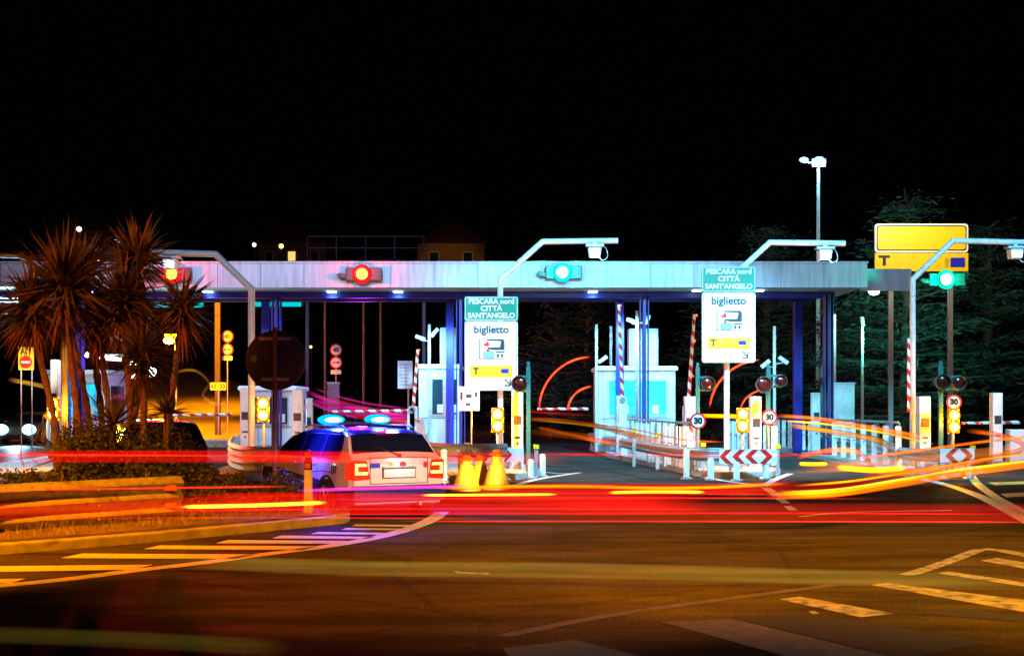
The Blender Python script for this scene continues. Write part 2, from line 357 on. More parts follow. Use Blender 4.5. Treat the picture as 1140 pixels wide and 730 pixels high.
def hill(name, x0, x1, y0, y1, hz, seed, m='hill'):
    rnd = random.Random(seed); b = B(); nx, ny = 40, 14; g = []
    for j in range(ny + 1):
        row = []
        for i in range(nx + 1):
            u, v = i / nx, j / ny
            h = hz * (v ** 1.2) * (.75 + .25 * math.sin(u * 7 + seed) + .1 * math.sin(u * 19 + v * 5)) * min(1, 6 * u, 6 * (1 - u))
            row.append(b.bm.verts.new((x0 + (x1 - x0) * u, y0 + (y1 - y0) * v, h - .05 + rnd.uniform(-.3, .3) * v)))
        g.append(row)
    for j in range(ny):
        for i in range(nx): b.bm.faces.new((g[j][i], g[j][i + 1], g[j + 1][i + 1], g[j + 1][i]))
    return struct(b.build(name, m, smooth=True))
hill('hill', -170, 150, 150, 330, 28, 3)

# ------------------------------------------------------------------ painted markings
def marking(name, polys, m='paint', z=.004):
    b = B()
    for p in polys: b.quad([G(x, y) + Vector((0, 0, z)) for x, y in p])
    return struct(b.build(name, m))
def line(name, pts, wd, m='paint', z=.004, sm=10):
    P = smooth_path([G(x, y) for x, y in pts], sm); b = B()
    ws = wd if callable(wd) else (lambda t: wd)
    L = []; 
    for i, p in enumerate(P):
        t = (P[min(i + 1, len(P) - 1)] - P[max(i - 1, 0)]).normalized(); n = Vector((-t.y, t.x, 0)); k = ws(i / (len(P) - 1)) / 2
        L.append((b.bm.verts.new(p + n * k + Vector((0, 0, z))), b.bm.verts.new(p - n * k + Vector((0, 0, z)))))
    for i in range(len(L) - 1): b.bm.faces.new((L[i][0], L[i][1], L[i + 1][1], L[i + 1][0]))
    return struct(b.build(name, m))
line('curved_edge_line', [(-60, 657), (0, 652), (80, 644), (150, 635), (220, 627), (290, 617.5), (350, 610), (400, 602), (440, 593), (470, 583), (484, 576), (492, 570)], .24)
marking('hatching', [
    [(-40, 645), (28, 644), (12, 649), (-40, 650)],
    [(-40, 630.5), (170, 628.5), (148, 634), (-40, 637)],
    [(92, 616), (285, 617), (262, 622), (68, 621)],
    [(178, 607), (352, 608), (338, 612), (160, 611)],
    [(254, 601), (388, 602), (376, 605), (240, 604.5)],
    [(313, 596), (418, 597.5), (408, 599.7), (303, 599)],
    [(354, 592), (434, 593), (424, 595), (346, 594.3)],
    [(386, 587.5), (448, 588.3), (439, 590), (380, 589.6)],
    [(396, 583.5), (459, 584.3), (452, 586), (392, 585.6)]])
marking('lane_hatching', [
    [(970, 651), (988, 649), (1190, 674), (1190, 690)],
    [(868, 667), (890, 664), (996, 683), (958, 687)],
    [(1044, 638), (1056, 636), (1180, 654), (1180, 659)],
    [(1092, 624), (1110, 621), (1180, 632), (1180, 640)]], 'paint_mid')
line('worn_chevron_edge', [(1010, 640), (1050, 627), (1092, 611)], .16, 'paint_mid', .004, 3)
line('chevron_edge', [(1094, 611), (1120, 614), (1180, 626)], .22, 'paint_mid', .006, 3)
line('worn_line', [(560, 708), (650, 690), (760, 673), (930, 651)], .13, 'paint_old')
marking('worn_stripe', [[(735, 692), (815, 689), (1010, 735), (890, 735)], [(560, 722), (640, 712), (730, 735), (570, 735)]], 'paint_old', .005)
marking('asphalt_patch', [[(812, 687), (905, 684), (1100, 714), (1010, 734)], [(1010, 682), (1090, 680), (1180, 690), (1180, 696)]], 'patch', .0045)
marking('arrow_mark', [[(505, 636), (545, 638), (543, 640), (509, 638)], [(900, 681), (906, 680), (912, 683), (905, 684)]], 'paint_mid', .006)
# plaza lines by the island noses
line('nose_line', [(570, 541), (600, 533), (645, 526)], .18)
line('island_tip_line', [(560, 520), (612, 526), (640, 527)], .12)
line('tip_line', [(770, 528), (800, 534), (850, 541)], .16)
line('tip_return_line', [(850, 541), (864, 533), (880, 527)], .18)
marking('lane_dashes', [[(848, 543), (858, 543), (872, 552), (860, 552)], [(863, 555), (873, 555), (880, 560), (870, 560)], [(872, 563), (881, 563), (888, 568), (878, 568)]])
line('long_white_line', [(890, 575), (930, 571), (990, 569), (1060, 568)], .10)
line('edge_line', [(1010, 530), (1048, 538), (1090, 552), (1150, 583)], .24)
line('yellow_edge_line', [(1080, 528), (1090, 540), (1115, 557), (1160, 580)], .2, mat('yellow_road_paint', (.75, .52, .05), .5, 0, .15, 8))
marking('yellow_hatching', [[(1100, 537), (1160, 535), (1160, 538), (1108, 540)], [(1114, 549.5), (1160, 547), (1160, 551.5), (1120, 553.5)]], 'yellow_road_paint')

# ------------------------------------------------------------------ median island with planting (left foreground)
def path_poly(pts, z=0): return [(p.x, p.y) for p in [G(x, y, z) for x, y in pts]]
kerb_out = smooth_path([Vector((*q, 0)) for q in path_poly([(-230, 633), (0, 617), (150, 605), (300, 591), (360, 585), (384, 582), (389, 577), (378, 572), (330, 566), (250, 556), (150, 545), (-200, 530)])], 6)
b = B(); b.prism([(p.x, p.y) for p in kerb_out], 'z', -.02, .12)
struct(b.build('median_kerb', 'concrete', bevel=.02))
cen = sum((p for p in kerb_out), Vector()) / len(kerb_out)
inner = []
for i, p in enumerate(kerb_out):
    t = (kerb_out[(i + 1) % len(kerb_out)] - kerb_out[i - 1]).normalized(); n = Vector((-t.y, t.x, 0))
    if i in (0, len(kerb_out) - 1): n = (cen - p).normalized()
    q = p + n * .16
    inner.append((q.x, q.y))
b = B(); b.prism(inner, 'z', .05, .15); struct(b.build('median_soil', 'soil'))
gr = B()
rnd = random.Random(5)
import bisect
def in_poly(x, y, poly):
    c = False; j = len(poly) - 1
    for i in range(len(poly)):
        if (poly[i][1] > y) != (poly[j][1] > y) and x < (poly[j][0] - poly[i][0]) * (y - poly[i][1]) / (poly[j][1] - poly[i][1]) + poly[i][0]: c = not c
        j = i
    return c
n_ = 0
while n_ < 6500:
    x = rnd.uniform(-9, -2); y = rnd.uniform(14.5, 24)
    if not in_poly(x, y, inner): continue
    n_ += 1
    h = rnd.uniform(.03, .13) * (1.5 if rnd.random() < .12 else 1); a = rnd.uniform(0, 2 * PI); k = rnd.uniform(.004, .009)
    lx, ly = rnd.uniform(-.06, .06), rnd.uniform(-.06, .06)
    gr.quad([(x - k * math.cos(a), y - k * math.sin(a), .14), (x + k * math.cos(a), y + k * math.sin(a), .14), (x + lx, y + ly, .14 + h), (x + lx - .003, y + ly, .14 + h)])
tag(gr.build('grass', 'grass'), 'short dry grass tufts on the soil of the kerbed median', 'grass', kind='stuff')

# ------------------------------------------------------------------ toll islands
ISL = {
 'a': [(-1.75, 29.9), (.2, 31.2), (.75, 32.6), (.55, 35), (-.7, 44), (-1.1, 52), (-3.3, 52), (-3.0, 44), (-2.2, 35)],
 'b': [(4.9, 31.6), (6.2, 32.2), (6.7, 33.6), (6.5, 36), (5.6, 44), (5.3, 52), (3.0, 52), (3.2, 44), (4.1, 36), (4.4, 33)],
 'c': [(9.6, 32.4), (11.3, 32.8), (11.9, 34.0), (11.9, 37), (12.3, 44), (12.3, 52), (9.8, 52), (9.8, 44), (9.5, 37), (9.2, 34)],
 'l': [(-6.8, 30.6), (-5.4, 30.6), (-4.9, 31.8), (-4.9, 35), (-6.2, 44), (-6.4, 52), (-8.7, 52), (-8.5, 44), (-7.4, 35), (-7.2, 32)],
 'f': [(-13.2, 31), (-11.5, 31), (-11.0, 32.5), (-11.3, 36), (-12.4, 44), (-12.6, 52), (-14.9, 52), (-14.7, 44), (-13.9, 36), (-13.6, 32)]}
for k, p in ISL.items():
    b = B(); b.prism(p, 'z', -.02, .16); struct(b.build('toll_island_kerb', 'concrete', bevel=.03))

# ------------------------------------------------------------------ canopy over the toll lanes
FD = 42.0
cn = thing('toll_canopy', 'long flat pale blue-grey canopy on blue steel columns spanning all toll lanes', 'canopy', (0, FD, 0))
xl, xr = -24.0, X(965, FD); zt, zb = Z(293, FD), Z(320, FD)
nseg = 12
b = B()
b.box(((xl + xr) / 2, 0, (zt + zb) / 2), (xr - xl, .12, zt - zb))
b.box(((xl + xr) / 2, -.02, zt + .02), (xr - xl + .05, .2, .05)); b.build('fascia', 'fascia', cn)
for i in range(1, 26):
    xx = xl + (xr - xl) * i / 26
    b = B(); b.box((xx, -.066, (zt + zb) / 2), (.02, .012, zt - zb - .03)); b.build('cladding_joint', 'grey', cn)
xr2 = X(1012, FD + 1)
b = B(); b.box(((xr + xr2) / 2 + .06, 1.0, (zt + zb) / 2 - .05), (xr2 - xr, .12, zt - zb - .06)); b.build('end_fascia', 'fascia', cn)
b = B(); b.box(((xl + xr) / 2, 2.2, zb + .06), (xr - xl, 4.3, .06)); b.build('ceiling', 'ceil', cn)
b = B(); b.box(((xl + xr) / 2, 2.2, zt - .15), (xr - xl, 4.3, .06)); b.build('roof_deck', 'grey', cn)
b = B(); b.box(((xl + X(945, FD)) / 2, 1.9, zb - .08), (X(945, FD) - xl, .22, .20)); b.build('edge_beam', 'blue', cn)
b = B(); b.box(((xl + X(940, FD)) / 2, 4.0, zb - .06), (X(940, FD) - xl, .22, .16)); b.build('edge_beam', 'navy', cn)
b = B(); b.box(((xl + xr) / 2, 4.41, (zt + zb) / 2), (xr - xl, .12, zt - zb)); b.build('rear_fascia', 'fascia', cn)
for px, py in ((88, 500), (308, 500), (513, 500), (717, 500), (922, 500)):
    D = 43.2; x = X(px, D); b = B()
    b.box((x, D - FD, (zb - .2) / 2 + .08), (.10, .36, zb - .2)); b.box((x - .13, D - FD, (zb - .2) / 2 + .08), (.03, .30, zb - .2 - .002)); b.box((x + .13, D - FD, (zb - .2) / 2 + .08), (.03, .30, zb - .2 - .002))
    b.box((x, D - FD, .19), (.5, .5, .03)); b.build('column', 'blue' if px not in (922,) else 'navy', cn)
for px in (74, 296, 501, 690, 888):
    D = 45.9; x = X(px, D); b = B(); b.box((x, D - FD, (zb - .2) / 2 + .08), (.26, .34, zb - .25)); b.box((x, D - FD, .19), (.6, .5, .03)); b.build('column', 'blue', cn)
for px, py, D in ((231, 323, 43.6), (236, 324.5, 44.2), (369, 321.3, 43.6), (443, 321, 43.6), (765, 323, 44.5), (776, 320.5, 43.2), (845, 320.6, 43.2), (105, 322, 43.6), (583, 322, 44.5), (660, 321, 43.6)):
    x = X(px, D)
    b = B(); b.box((x, D - FD, zb + .055), (.34, .34, .07)); h = b.build('downlight', 'grey', cn)
    b = B(); b.box((x, D - FD, zb + .005), (.28, .28, .03)); b.build('diffuser', glow('downlight_glow', (.5, .95, 1), 14), h)
    light('SPOT', (x, D, zb - .06), 330, COOL, .14, (x, D, 0), 150, .7)

# horizontal dark aerial mesh screen behind the canopy
b = B()
x0, x1 = X(342, 60), X(472, 60)
for z in (Z(263, 60), Z(276, 60), Z(290, 60)): b.box(((x0 + x1) / 2, 0, z), (x1 - x0, .04, .04))
for i in range(5): b.box((x0 + (x1 - x0) * i / 4, 0, Z(290, 60) / 2 + Z(263, 60) / 2), (.04, .04, Z(263, 60) - Z(290, 60)))
for i in (0, 4): b.box((x0 + (x1 - x0) * i / 4, .05, Z(290, 60) / 2), (.14, .14, Z(290, 60)))
o = b.build('sign_gantry', 'dark'); o.location = (0, 60, 0)
tag(o, 'thin dark lattice gantry frame rising behind the canopy between the two red signals', 'gantry')
# ================================================================== OBJECTS
# ------------------------------------------------------------------ hooped lamp arms with flood / camera head
def arm_pole(label, xb, yb, pts, head_x, stripes=False, m='white', r=.075, D=35.0, cable=True):
    base = (X(xb, D), D, .16)
    t = thing('lamp_arm', label, 'lamp post', base, 0, 'cranked lamp arms over the lanes')
    P = [Vector((0, 0, 0))] + [W(x, y, D) - Vector(base) for x, y in pts]
    b = B()
    for i in range(len(P) - 1): b.cyl(P[i], P[i + 1], r, r, 14)
    for p in P[1:-1]: b.sph(p, r * 1.0)
    b.build('pole', m, t, smooth=True)
    b = B(); b.box((0, 0, .015), (.4, .4, .03))
    for sx in (-1, 1):
        for sy in (-1, 1): b.cyl((sx * .14, sy * .14, .03), (sx * .14, sy * .14, .07), .015, seg=6)
    b.build('base_plate', 'galv', t)
    if stripes:
        b = B(); b.box((-.11, -.02, 2.35), (.07, .05, 1.9)); b.build('striped_guard', 'boom', t)
    if head_x is not None:
        q = W(head_x, pts[-1][1], D) - Vector(base)
        b = B(); b.box((q.x, 0, q.z - .13), (.46, .34, .05)); b.box((q.x, 0, q.z - .08), (.10, .10, .10)); h = b.build('head_bracket', 'galv', t)
        b = B(); b.prism([(q.x - .17, q.z - .18), (q.x + .17, q.z - .18), (q.x + .14, q.z - .42), (q.x - .14, q.z - .42)], 'y', -.16, .16); b.build('flood_housing', 'white', t, bevel=.01)
        b = B(); b.box((q.x - .01, -.168, q.z - .31), (.23, .02, .15)); b.build('lens', glow('flood_lens', (.75, 1, 1), 5), t)
        if cable:
            b = B(); b.tube(smooth_path([(q.x + .16, 0, q.z - .12), (q.x + .30, .02, q.z - .2), (q.x + .33, 0, q.z - .42), (q.x + .2, .02, q.z - .5), (q.x + .1, .03, q.z - .38)], 6), .012, 5); b.build('cable', 'galv', t)
    return t
arm_pole('pale cranked lamp arm rising behind the left green biglietto sign', 557, 520, [(557, 311), (604, 269), (688, 268)], 662)
arm_pole('bright white cranked lamp arm rising behind the right green biglietto sign', 809, 518, [(809, 314), (857, 270), (941, 271)], 918)
arm_pole('tall white cranked lamp arm with red striped guard at the far right island', 1016, 505, [(1016, 311), (1061, 268), (1150, 270)], 1130, True)
arm_pole('dull grey cranked lamp arm bending left beside the big dark round sign', 280, 505, [(280, 322), (240, 283), (168, 281)], 190, False, 'grey', .085, 34)
arm_pole('dull grey cranked lamp arm bending left at the left edge, behind the yuccas', 72, 505, [(72, 325), (22, 284), (-60, 280)], None, False, 'grey', .085, 34)
light('SPOT', (X(662, 35), 34.6, 5.35), 500, COOL, .1, (X(640, 35), 37, 0), 120, .6)
light('SPOT', (X(662, 35), 34.9, 5.5), 450, (.4, .75, 1), .1, (X(700, 42), 44, 5.2), 100, .8)
light('SPOT', (X(918, 35), 34.6, 5.35), 500, COOL, .1, (X(880, 35), 37, 0), 120, .6)
light('SPOT', (X(918, 35), 34.9, 5.5), 350, (.5, .8, 1), .1, (X(900, 42), 44, 5.2), 100, .8)
light('SPOT', (X(1130, 35), 34.6, 5.35), 500, COOL, .1, (X(1080, 35), 37, 0), 120, .6)
for x in (60, 190, 300, 400, 480):   # added floods without fixtures, brightening the canopy edge
    light('SPOT', (X(x, 38), 38.2, 7.6), 330, (.32, .56, 1), .3, (X(x, 42), 42, 5.6), 110, 1)

for x in (540, 640, 740, 840, 940, 995):  # more added floods for the right half of the canopy edge
    light('SPOT', (X(x, 38), 38.2, 7.6), 190, (.25, .62, 1), .3, (X(x, 42), 42, 5.6), 110, 1)
# ------------------------------------------------------------------ biglietto sign boards
def lane_sign(label, px0, px1, yt, ym, yb, worn, arrow_px, D=34.6):
    s = D / F; wd = (px1 - px0) * s; cx = ((px0 + px1) / 2 - 570) * s
    t = thing('lane_sign', label, 'road sign', (cx, D, Z(yb, D)), 0, 'ticket lane signs')
    H2 = (yb - ym) * s - .01; H1 = (ym - yt) * s
    b = B(); b.prism(rrect(0, H2 / 2, wd, H2, .07), 'y', 0, .04); b.build('sign_panel', 'signwhite', t)
    b = B(); ring = rrect(0, H2 / 2, wd - .05, H2 - .05, .055); inn = rrect(0, H2 / 2, wd - .075, H2 - .075, .05)
    for i in range(len(ring)):
        j = (i + 1) % len(ring); b.quad([(ring[i][0], -.003, ring[i][1]), (ring[j][0], -.003, ring[j][1]), (inn[j][0], -.003, inn[j][1]), (inn[i][0], -.003, inn[i][1])])
    b.build('border_line', 'slate', t)
    z1 = H2 + .012
    b = B(); b.prism(rrect(0, z1 + H1 / 2, wd + .02, H1, .05), 'y', 0, .04); g = b.build('name_panel', 'signteal', t)
    b = B(); ring = rrect(0, z1 + H1 / 2, wd - .02, H1 - .04, .04); inn = rrect(0, z1 + H1 / 2, wd - .045, H1 - .065, .035)
    for i in range(len(ring)):
        j = (i + 1) % len(ring); b.quad([(ring[i][0], -.003, ring[i][1]), (ring[j][0], -.003, ring[j][1]), (inn[j][0], -.003, inn[j][1]), (inn[i][0], -.003, inn[i][1])])
    b.build('border_line', 'signwhite', g)
    for k, (s_, sz, sx) in enumerate((('PESCARA nord', .185, 1.0), ('CITTÀ', .185, 1.05), ("SANT'ANGELO", .185, .98))):
        text(s_, sz, 'signwhite', (0, -.006, z1 + H1 * (.79 - .29 * k)), g, sx=sx, fat=.004)
    text('biglietto', .27, 'slate', (0, -.006, H2 * .875), t, sx=1.02, fat=.007)
    # pictogram: hand taking a ticket from a truck cab
    zc = H2 * .60
    def q(x, z): return (x, zc + z)
    b = B(); b.prism([q(-.42, -.26), q(.38, -.26), q(.38, -.245), q(-.42, -.245)], 'y', -.006, 0); b.prism([q(-.31, -.245), q(-.285, -.245), q(-.285, .26), q(-.31, .26)], 'y', -.0062, 0); 
    b.prism([q(-.12, .25), q(.30, .25), q(.34, .19), q(.34, -.03), q(.04, -.03), q(-.1, .0), q(-.10, .04), q(.22, .04), q(.25, .2), q(-.12, .215)], 'y', -.0064, 0)
    b.prism([q(.12, -.10), q(.34, -.10), q(.34, -.065), q(.12, -.065)], 'y', -.006, 0)
    for xx in (.14, .25): b.prism([q(xx, -.22), q(xx + .055, -.22), q(xx + .055, -.13), q(xx, -.13)], 'y', -.006, 0)
    b.build('truck_pictogram', 'slate', t)
    b = B(); b.prism([q(-.2, -.24), q(.07, -.24), q(.09, -.12), q(.03, -.06), q(-.17, -.06), q(-.22, -.12)], 'y', -.008, 0); b.build('car_pictogram', mat('sign_pale_teal', (.18, .5, .5), .4), t)
    b = B(); b.prism([q(-.19, .08), q(-.05, .06), q(-.07, .18), q(-.12, .2), q(-.13, .14), q(-.2, .13)], 'y', -.009, 0); b.prism([q(-.13, -.07), q(-.02, -.07), q(-.08, .0), q(-.13, -.02)], 'y', -.009, 0); b.build('hand_pictogram', 'signred', t)
    # yellow strip
    yz = H2 * .275
    b = B(); b.prism([(-wd * .40, yz - .15), (wd * .40, yz - .15), (wd * .40, yz + .15), (-wd * .40, yz + .15)], 'y', -.007, 0); y = b.build('yellow_strip', 'signyel_worn' if worn else 'signyel', t)
    text('T', .23, 'slate' if worn else 'signblk', (-wd * .29, -.011, yz), y, fat=.008)
    b = B(); b.prism(rrect(wd * .27, yz + .01, .16, .11, .02), 'y', -.012, -.007); b.prism(rrect(wd * .20, yz + .01, .05, .10, .02), 'y', -.011, -.007); b.build('card_emblem', 'signblue', y)
    # arrow
    ax, az = wd * .36, H2 * .07
    b = B(); b.cyl((ax - .15, -.004, az + .17), (ax, -.004, az + .02), .018, seg=4); b.cyl((ax, -.004, az), (ax, -.004, az + .15), .018, seg=4); b.cyl((ax + .0, -.004, az), (ax - .15, -.004, az), .018, seg=4)
    b.build('arrow', 'slate', t)
    b = B(); b.box((0, .06, H2 * .25), (wd * .8, .04, .06)); b.box((0, .06, H2 * .8), (wd * .8, .04, .06)); b.build('mounting_rail', 'galv', t)
    return t
lane_sign('biglietto lane sign with clean yellow T strip on the left lamp arm', 517.5, 576.5, 330, 357, 434.5, False, 0)
lane_sign('biglietto lane sign with peeling yellow T strip on the right lamp arm', 781.5, 841, 296.5, 325, 403.5, True, 0)

# ------------------------------------------------------------------ overhead lane signals on the canopy edge
def lane_signal(label, px, py, col, lens, D=41.7, back=True):
    t = thing('lane_signal', label, 'traffic light', W(px, py, D), 0, 'lane signals on the canopy edge')
    b = B(); b.box((.05, .07, 0), (1.12, .14, .40)); b.prism([(-.50, .0), (-.72, .04), (-.80, -.02), (-.70, -.12), (-.50, -.14)], 'y', .02, .12); b.build('housing', 'dark', t, bevel=.02)
    b = B(); b.lathe([(.17, 0), (.215, 0), (.215, -.14), (.2, -.14), (.2, -.002), (.17, -.002)], (0, 0, 0), 'y', 24, False); b.build('visor', 'dark', t)
    b = B(); b.lathe([(.17, -.01), (.15, -.05), (.08, -.07), (.005, -.075)], (0, 0, 0), 'y', 24); b.build('lens', lens, t, smooth=True)
    b = B(); b.lathe([(.168, -.012), (.30, -.012), (.30, -.03), (.19, -.04), (.168, -.02)], (0, 0, 0), 'y', 28, False); b.build('halo_ring', glow('halo_' + lens.name, tuple(max(0, c_) for c_ in col), 1.3), t)  # glowing ring added round the lens in place of its halo
    p = W(px, py, D); 
    light('POINT', (p.x, p.y - .45, p.z), 170 if col[0] > .5 else 430, col, .08)
    light('SPOT', (p.x, p.y - .3, p.z), (9000 if px < 200 else 1500) if col[0] > .5 else 60, col, .12, (p.x * .9, p.y - 12, p.z - 1.2), 60, .6)
    return t
RED, CY, GRN = (1, .01, .012), (.0, 1, .85), (.0, 1, .55)
rl = glow('red_signal_lens', (1, .30, .02), 14); cl = glow('cyan_signal_lens', (.55, 1, .95), 14); gl = glow('green_signal_lens', (.7, 1, .8), 10)
lane_signal('red lane signal on the canopy edge above the yuccas', 191, 305, RED, rl)
lane_signal('red lane signal on the canopy edge above the police car', 403, 305, RED, rl)
lane_signal('cyan-green lane signal on the canopy edge near the left biglietto sign', 626, 303, CY, cl)
lane_signal('green lane signal at the far right under the yellow sign', 1053, 311, GRN, gl)

# ------------------------------------------------------------------ big yellow sign right
D = 47; s = D / F
t = thing('direction_sign', 'large yellow two-panel sign marked T standing behind the canopy end', 'road sign', (X(1026, D), D, 0))
wd = 104 * s
def zz(py): return Z(py, D)
b = B(); b.prism(rrect(0, (zz(249) + zz(281)) / 2, wd, zz(249) - zz(281), .12), 'y', 0, .08); b.build('upper_border', 'signwhite', t)
b = B(); b.prism(rrect(0, (zz(249) + zz(281)) / 2, wd - .12, zz(249) - zz(281) - .12, .1), 'y', -.004, 0); b.build('upper_panel_edge', 'signblk', t)
b = B(); b.prism(rrect(0, (zz(249) + zz(281)) / 2, wd - .2, zz(249) - zz(281) - .2, .08), 'y', -.01, -.004); b.build('upper_panel', 'signyel', t)
b = B(); b.prism([(-wd / 2, zz(302)), (wd / 2, zz(302)), (wd / 2, zz(281.6)), (-wd / 2, zz(281.6))], 'y', 0, .07); p = b.build('lower_panel', 'signyel', t)
text('T', .46, 'signblk', (-wd * .40, -.01, zz(290.5)), p, fat=.02, sx=1.3)
b = B(); b.box((wd * .385, -.012, zz(292)), (.5, .02, .32)); b.build('card_emblem', 'signblue', p)
b = B(); b.prism(rrect(wd * .27, zz(292), .16, .3, .06), 'y', -.012, 0); b.build('small_emblem', mat('dull_yellow', (.55, .4, .02), .4), p)
for sx in (-.32, .32):
    b = B(); b.box((sx * wd, .14, zz(249) / 2), (.16, .12, zz(249))); b.build('post', 'galv', t)
light('SPOT', (X(1030, 44), 43.2, 9.4), 1500, (1, .85, .55), .3, (X(1026, 47), 47, 7.4), 80, .8)  # added spot that brightens the yellow sign, no fixture

# cyan-lit hanging boards under the canopy
for x0, x1, y0, y1, lab in ((172, 226, 337, 342, 'narrow cyan lit board hanging under the canopy behind the yuccas'), (282, 335, 332.5, 341, 'cyan lit board hanging under the canopy above the big round sign')):
    t = thing('hanging_board', lab, 'light board', W((x0 + x1) / 2, (y0 + y1) / 2, 46.8), 0, 'cyan boards under the canopy')
    b = B(); b.box((0, 0, 0), ((x1 - x0) * 47 / F, .1, (y1 - y0) * 47 / F)); b.build('lit_face', glow('board_glow', (.0, .75, .85), .9), t)
    for sx in (-.35, .35):
        b = B(); b.box((sx * (x1 - x0) * 47 / F, .02, .3), (.05, .05, .5)); b.build('bracket', 'grey', t)

# ------------------------------------------------------------------ flood mast
D = 62
t = thing('flood_mast', 'tall slim mast with two blue-white floodlights behind the canopy', 'light mast', (X(911, D), D, 0))
b = B(); b.cyl((0, 0, 0), (0, 0, Z(186, D)), .13, .07, 10); b.build('pole', 'white', t)
b = B(); b.box((0, 0, Z(182, D)), (.62, .3, .34)); b.box((-.42, 0, Z(181, D)), (.6, .06, .06)); b.build('lamp_bracket', 'galv', t)
for dx, r in ((0, .2), (-.70, .17)):
    b = B(); b.sph((dx, -.2, Z(179, D)), r, (1.25, .5, .75)); b.build('floodlight', glow('mast_glow', (.28, .85, 1), 3.2), t)
light('POINT', (X(911, D), D - .8, Z(179, D)), 500, (.25, .65, 1), .3)

# ------------------------------------------------------------------ toll booths
def booth(label, px0, px1, ptop, D, zb_=.16, lit=True, depth=2.6, roofbox=None, win=(.12, .9)):
    wd = (px1 - px0) * D / F; H = Z(ptop, D) - zb_
    t = thing('toll_booth', label, 'toll booth', (X((px0 + px1) / 2, D), D, zb_), 0, 'toll booths')
    b = B(); b.prism(rrect(0, H / 2 - .04, wd, H - .08, .06), 'y', 0, depth); b.build('cabin', 'cabin', t, bevel=.02)
    b = B(); b.prism(rrect(0, H - .06, wd + .16, .16, .06), 'y', -.1, depth + .1); b.build('roof', 'white', t, bevel=.02)
    b = B(); b.box((0, -.03, .12), (wd + .04, .06, .24)); b.build('plinth', 'grey', t)
    xs = [-wd / 2 + wd * win[0], -wd / 2 + wd * (win[0] + win[1]) / 2, -wd / 2 + wd * win[1]]
    for i in range(2):
        a, c = xs[i] + .05, xs[i + 1] - .05
        b = B()
        z0, z1 = H * .42, H * .84
        b.box(((a + c) / 2, -.02, z0), (c - a + .08, .04, .05)); b.box(((a + c) / 2, -.02, z1), (c - a + .08, .04, .05)); b.box((a - .02, -.02, (z0 + z1) / 2), (.05, .04, z1 - z0 - .05)); b.box((c + .02, -.02, (z0 + z1) / 2), (.05, .04, z1 - z0 - .05))
        wn = b.build('window', 'galv', t)
        b = B(); b.box(((a + c) / 2, -.008, (z0 + z1) / 2), (c - a - .01, .012, z1 - z0 - .05)); b.build('pane', 'cyan_glass' if lit else 'glass', wn)
        b = B(); b.box(((a + c) / 2 + .1, -.02, z0 + .22), (.22, .006, .28)); b.build('notice', 'signwhite', wn)
    # side window and door on the right flank
    b = B(); b.box((wd / 2 + .01, depth * .5, H * .62), (.03, depth * .6, H * .38)); b.build('side_window', 'glass', t)
    b = B(); b.box((-wd / 2 - .012, depth * .7, H * .42), (.03, .8, H * .76)); d_ = b.build('door', 'grey', t)
    b = B(); b.cyl((-wd / 2 - .05, depth * .7 - .3, H * .42), (-wd / 2 - .05, depth * .7 - .3, H * .52), .015, seg=6); b.build('handle', 'galv', d_)
    # panel seams
    b = B()
    for u in (.33, .66): b.box((-wd / 2 + wd * u, -.004, H * .2), (.015, .01, H * .34))
    b.box((0, -.005, H * .385), (wd * .96, .012, .03)); b.build('seam', 'grey', t)
    if roofbox:
        a, c, top = roofbox; cx = X((a + c) / 2, D + .8) - X((px0 + px1) / 2, D); ww = (c - a) * D / F; hh = Z(top, D + .8) - zb_ - H
        b = B(); b.box((cx, .8, H + hh / 2 + .03), (ww, .7, hh)); rb = b.build('roof_cabinet', 'cabin', t, bevel=.03)
        b = B(); b.box((cx, .44, H + hh / 2), (ww * .86, .02, hh * .8)); b.box((cx + ww * .3, .42, H + hh / 2), (.04, .03, .16)); b.build('cabinet_door', 'white', rb)
        b = B()
        for k in range(4): b.box((cx + ww / 2 + .01, .8, H + hh * (.3 + .13 * k)), (.02, .5, .03))
        b.build('louvre', 'grey', rb)
    return t
booth('white toll booth with rooftop cabinet on the island left of the cones', 466, 511, 406, 46, roofbox=(490, 508, 366), lit=False, win=(.3, .98))
booth('large toll booth with cyan lit windows and tall rooftop cabinet on the fenced island', 666, 752, 408, 46, roofbox=(699, 732, 367))
booth('dim toll booth half hidden behind the twin yellow lamps and big round sign', 268, 328, 430, 45, lit=False)
booth('toll booth with cyan windows hidden by the yucca trunks', 52, 118, 412, 46, lit=True)
light('AREA', (X(489, 45), 44.3, 3.8), 170, COOL, 1.0, (X(489, 46), 47, 1))
light('AREA', (X(709, 45), 44.3, 4.2), 240, COOL, 1.0, (X(709, 46), 47, 1))
# tall cabinet on right island
D = 46; t = thing('equipment_cabinet', 'tall pale cabinet with white icon plate behind the right lane', 'cabinet', (X(940, D), D, .16))
H = Z(427, D) - .16
b = B(); b.box((0, .3, H / 2), (.72, .6, H)); b.box((0, .3, H + .02), (.8, .68, .05)); b.build('body', 'cabin', t, bevel=.02)
b = B(); b.box((.02, -.008, H * .48), (.62, .02, H * .86)); dd = b.build('door', 'white', t)
b = B(); b.box((.16, -.025, H * .62), (.26, .01, .30)); b.build('icon_plate', 'signwhite', dd)
b = B(); b.cyl((-.24, -.03, H * .45), (-.24, -.03, H * .55), .014, seg=6); b.build('handle', 'galv', dd)

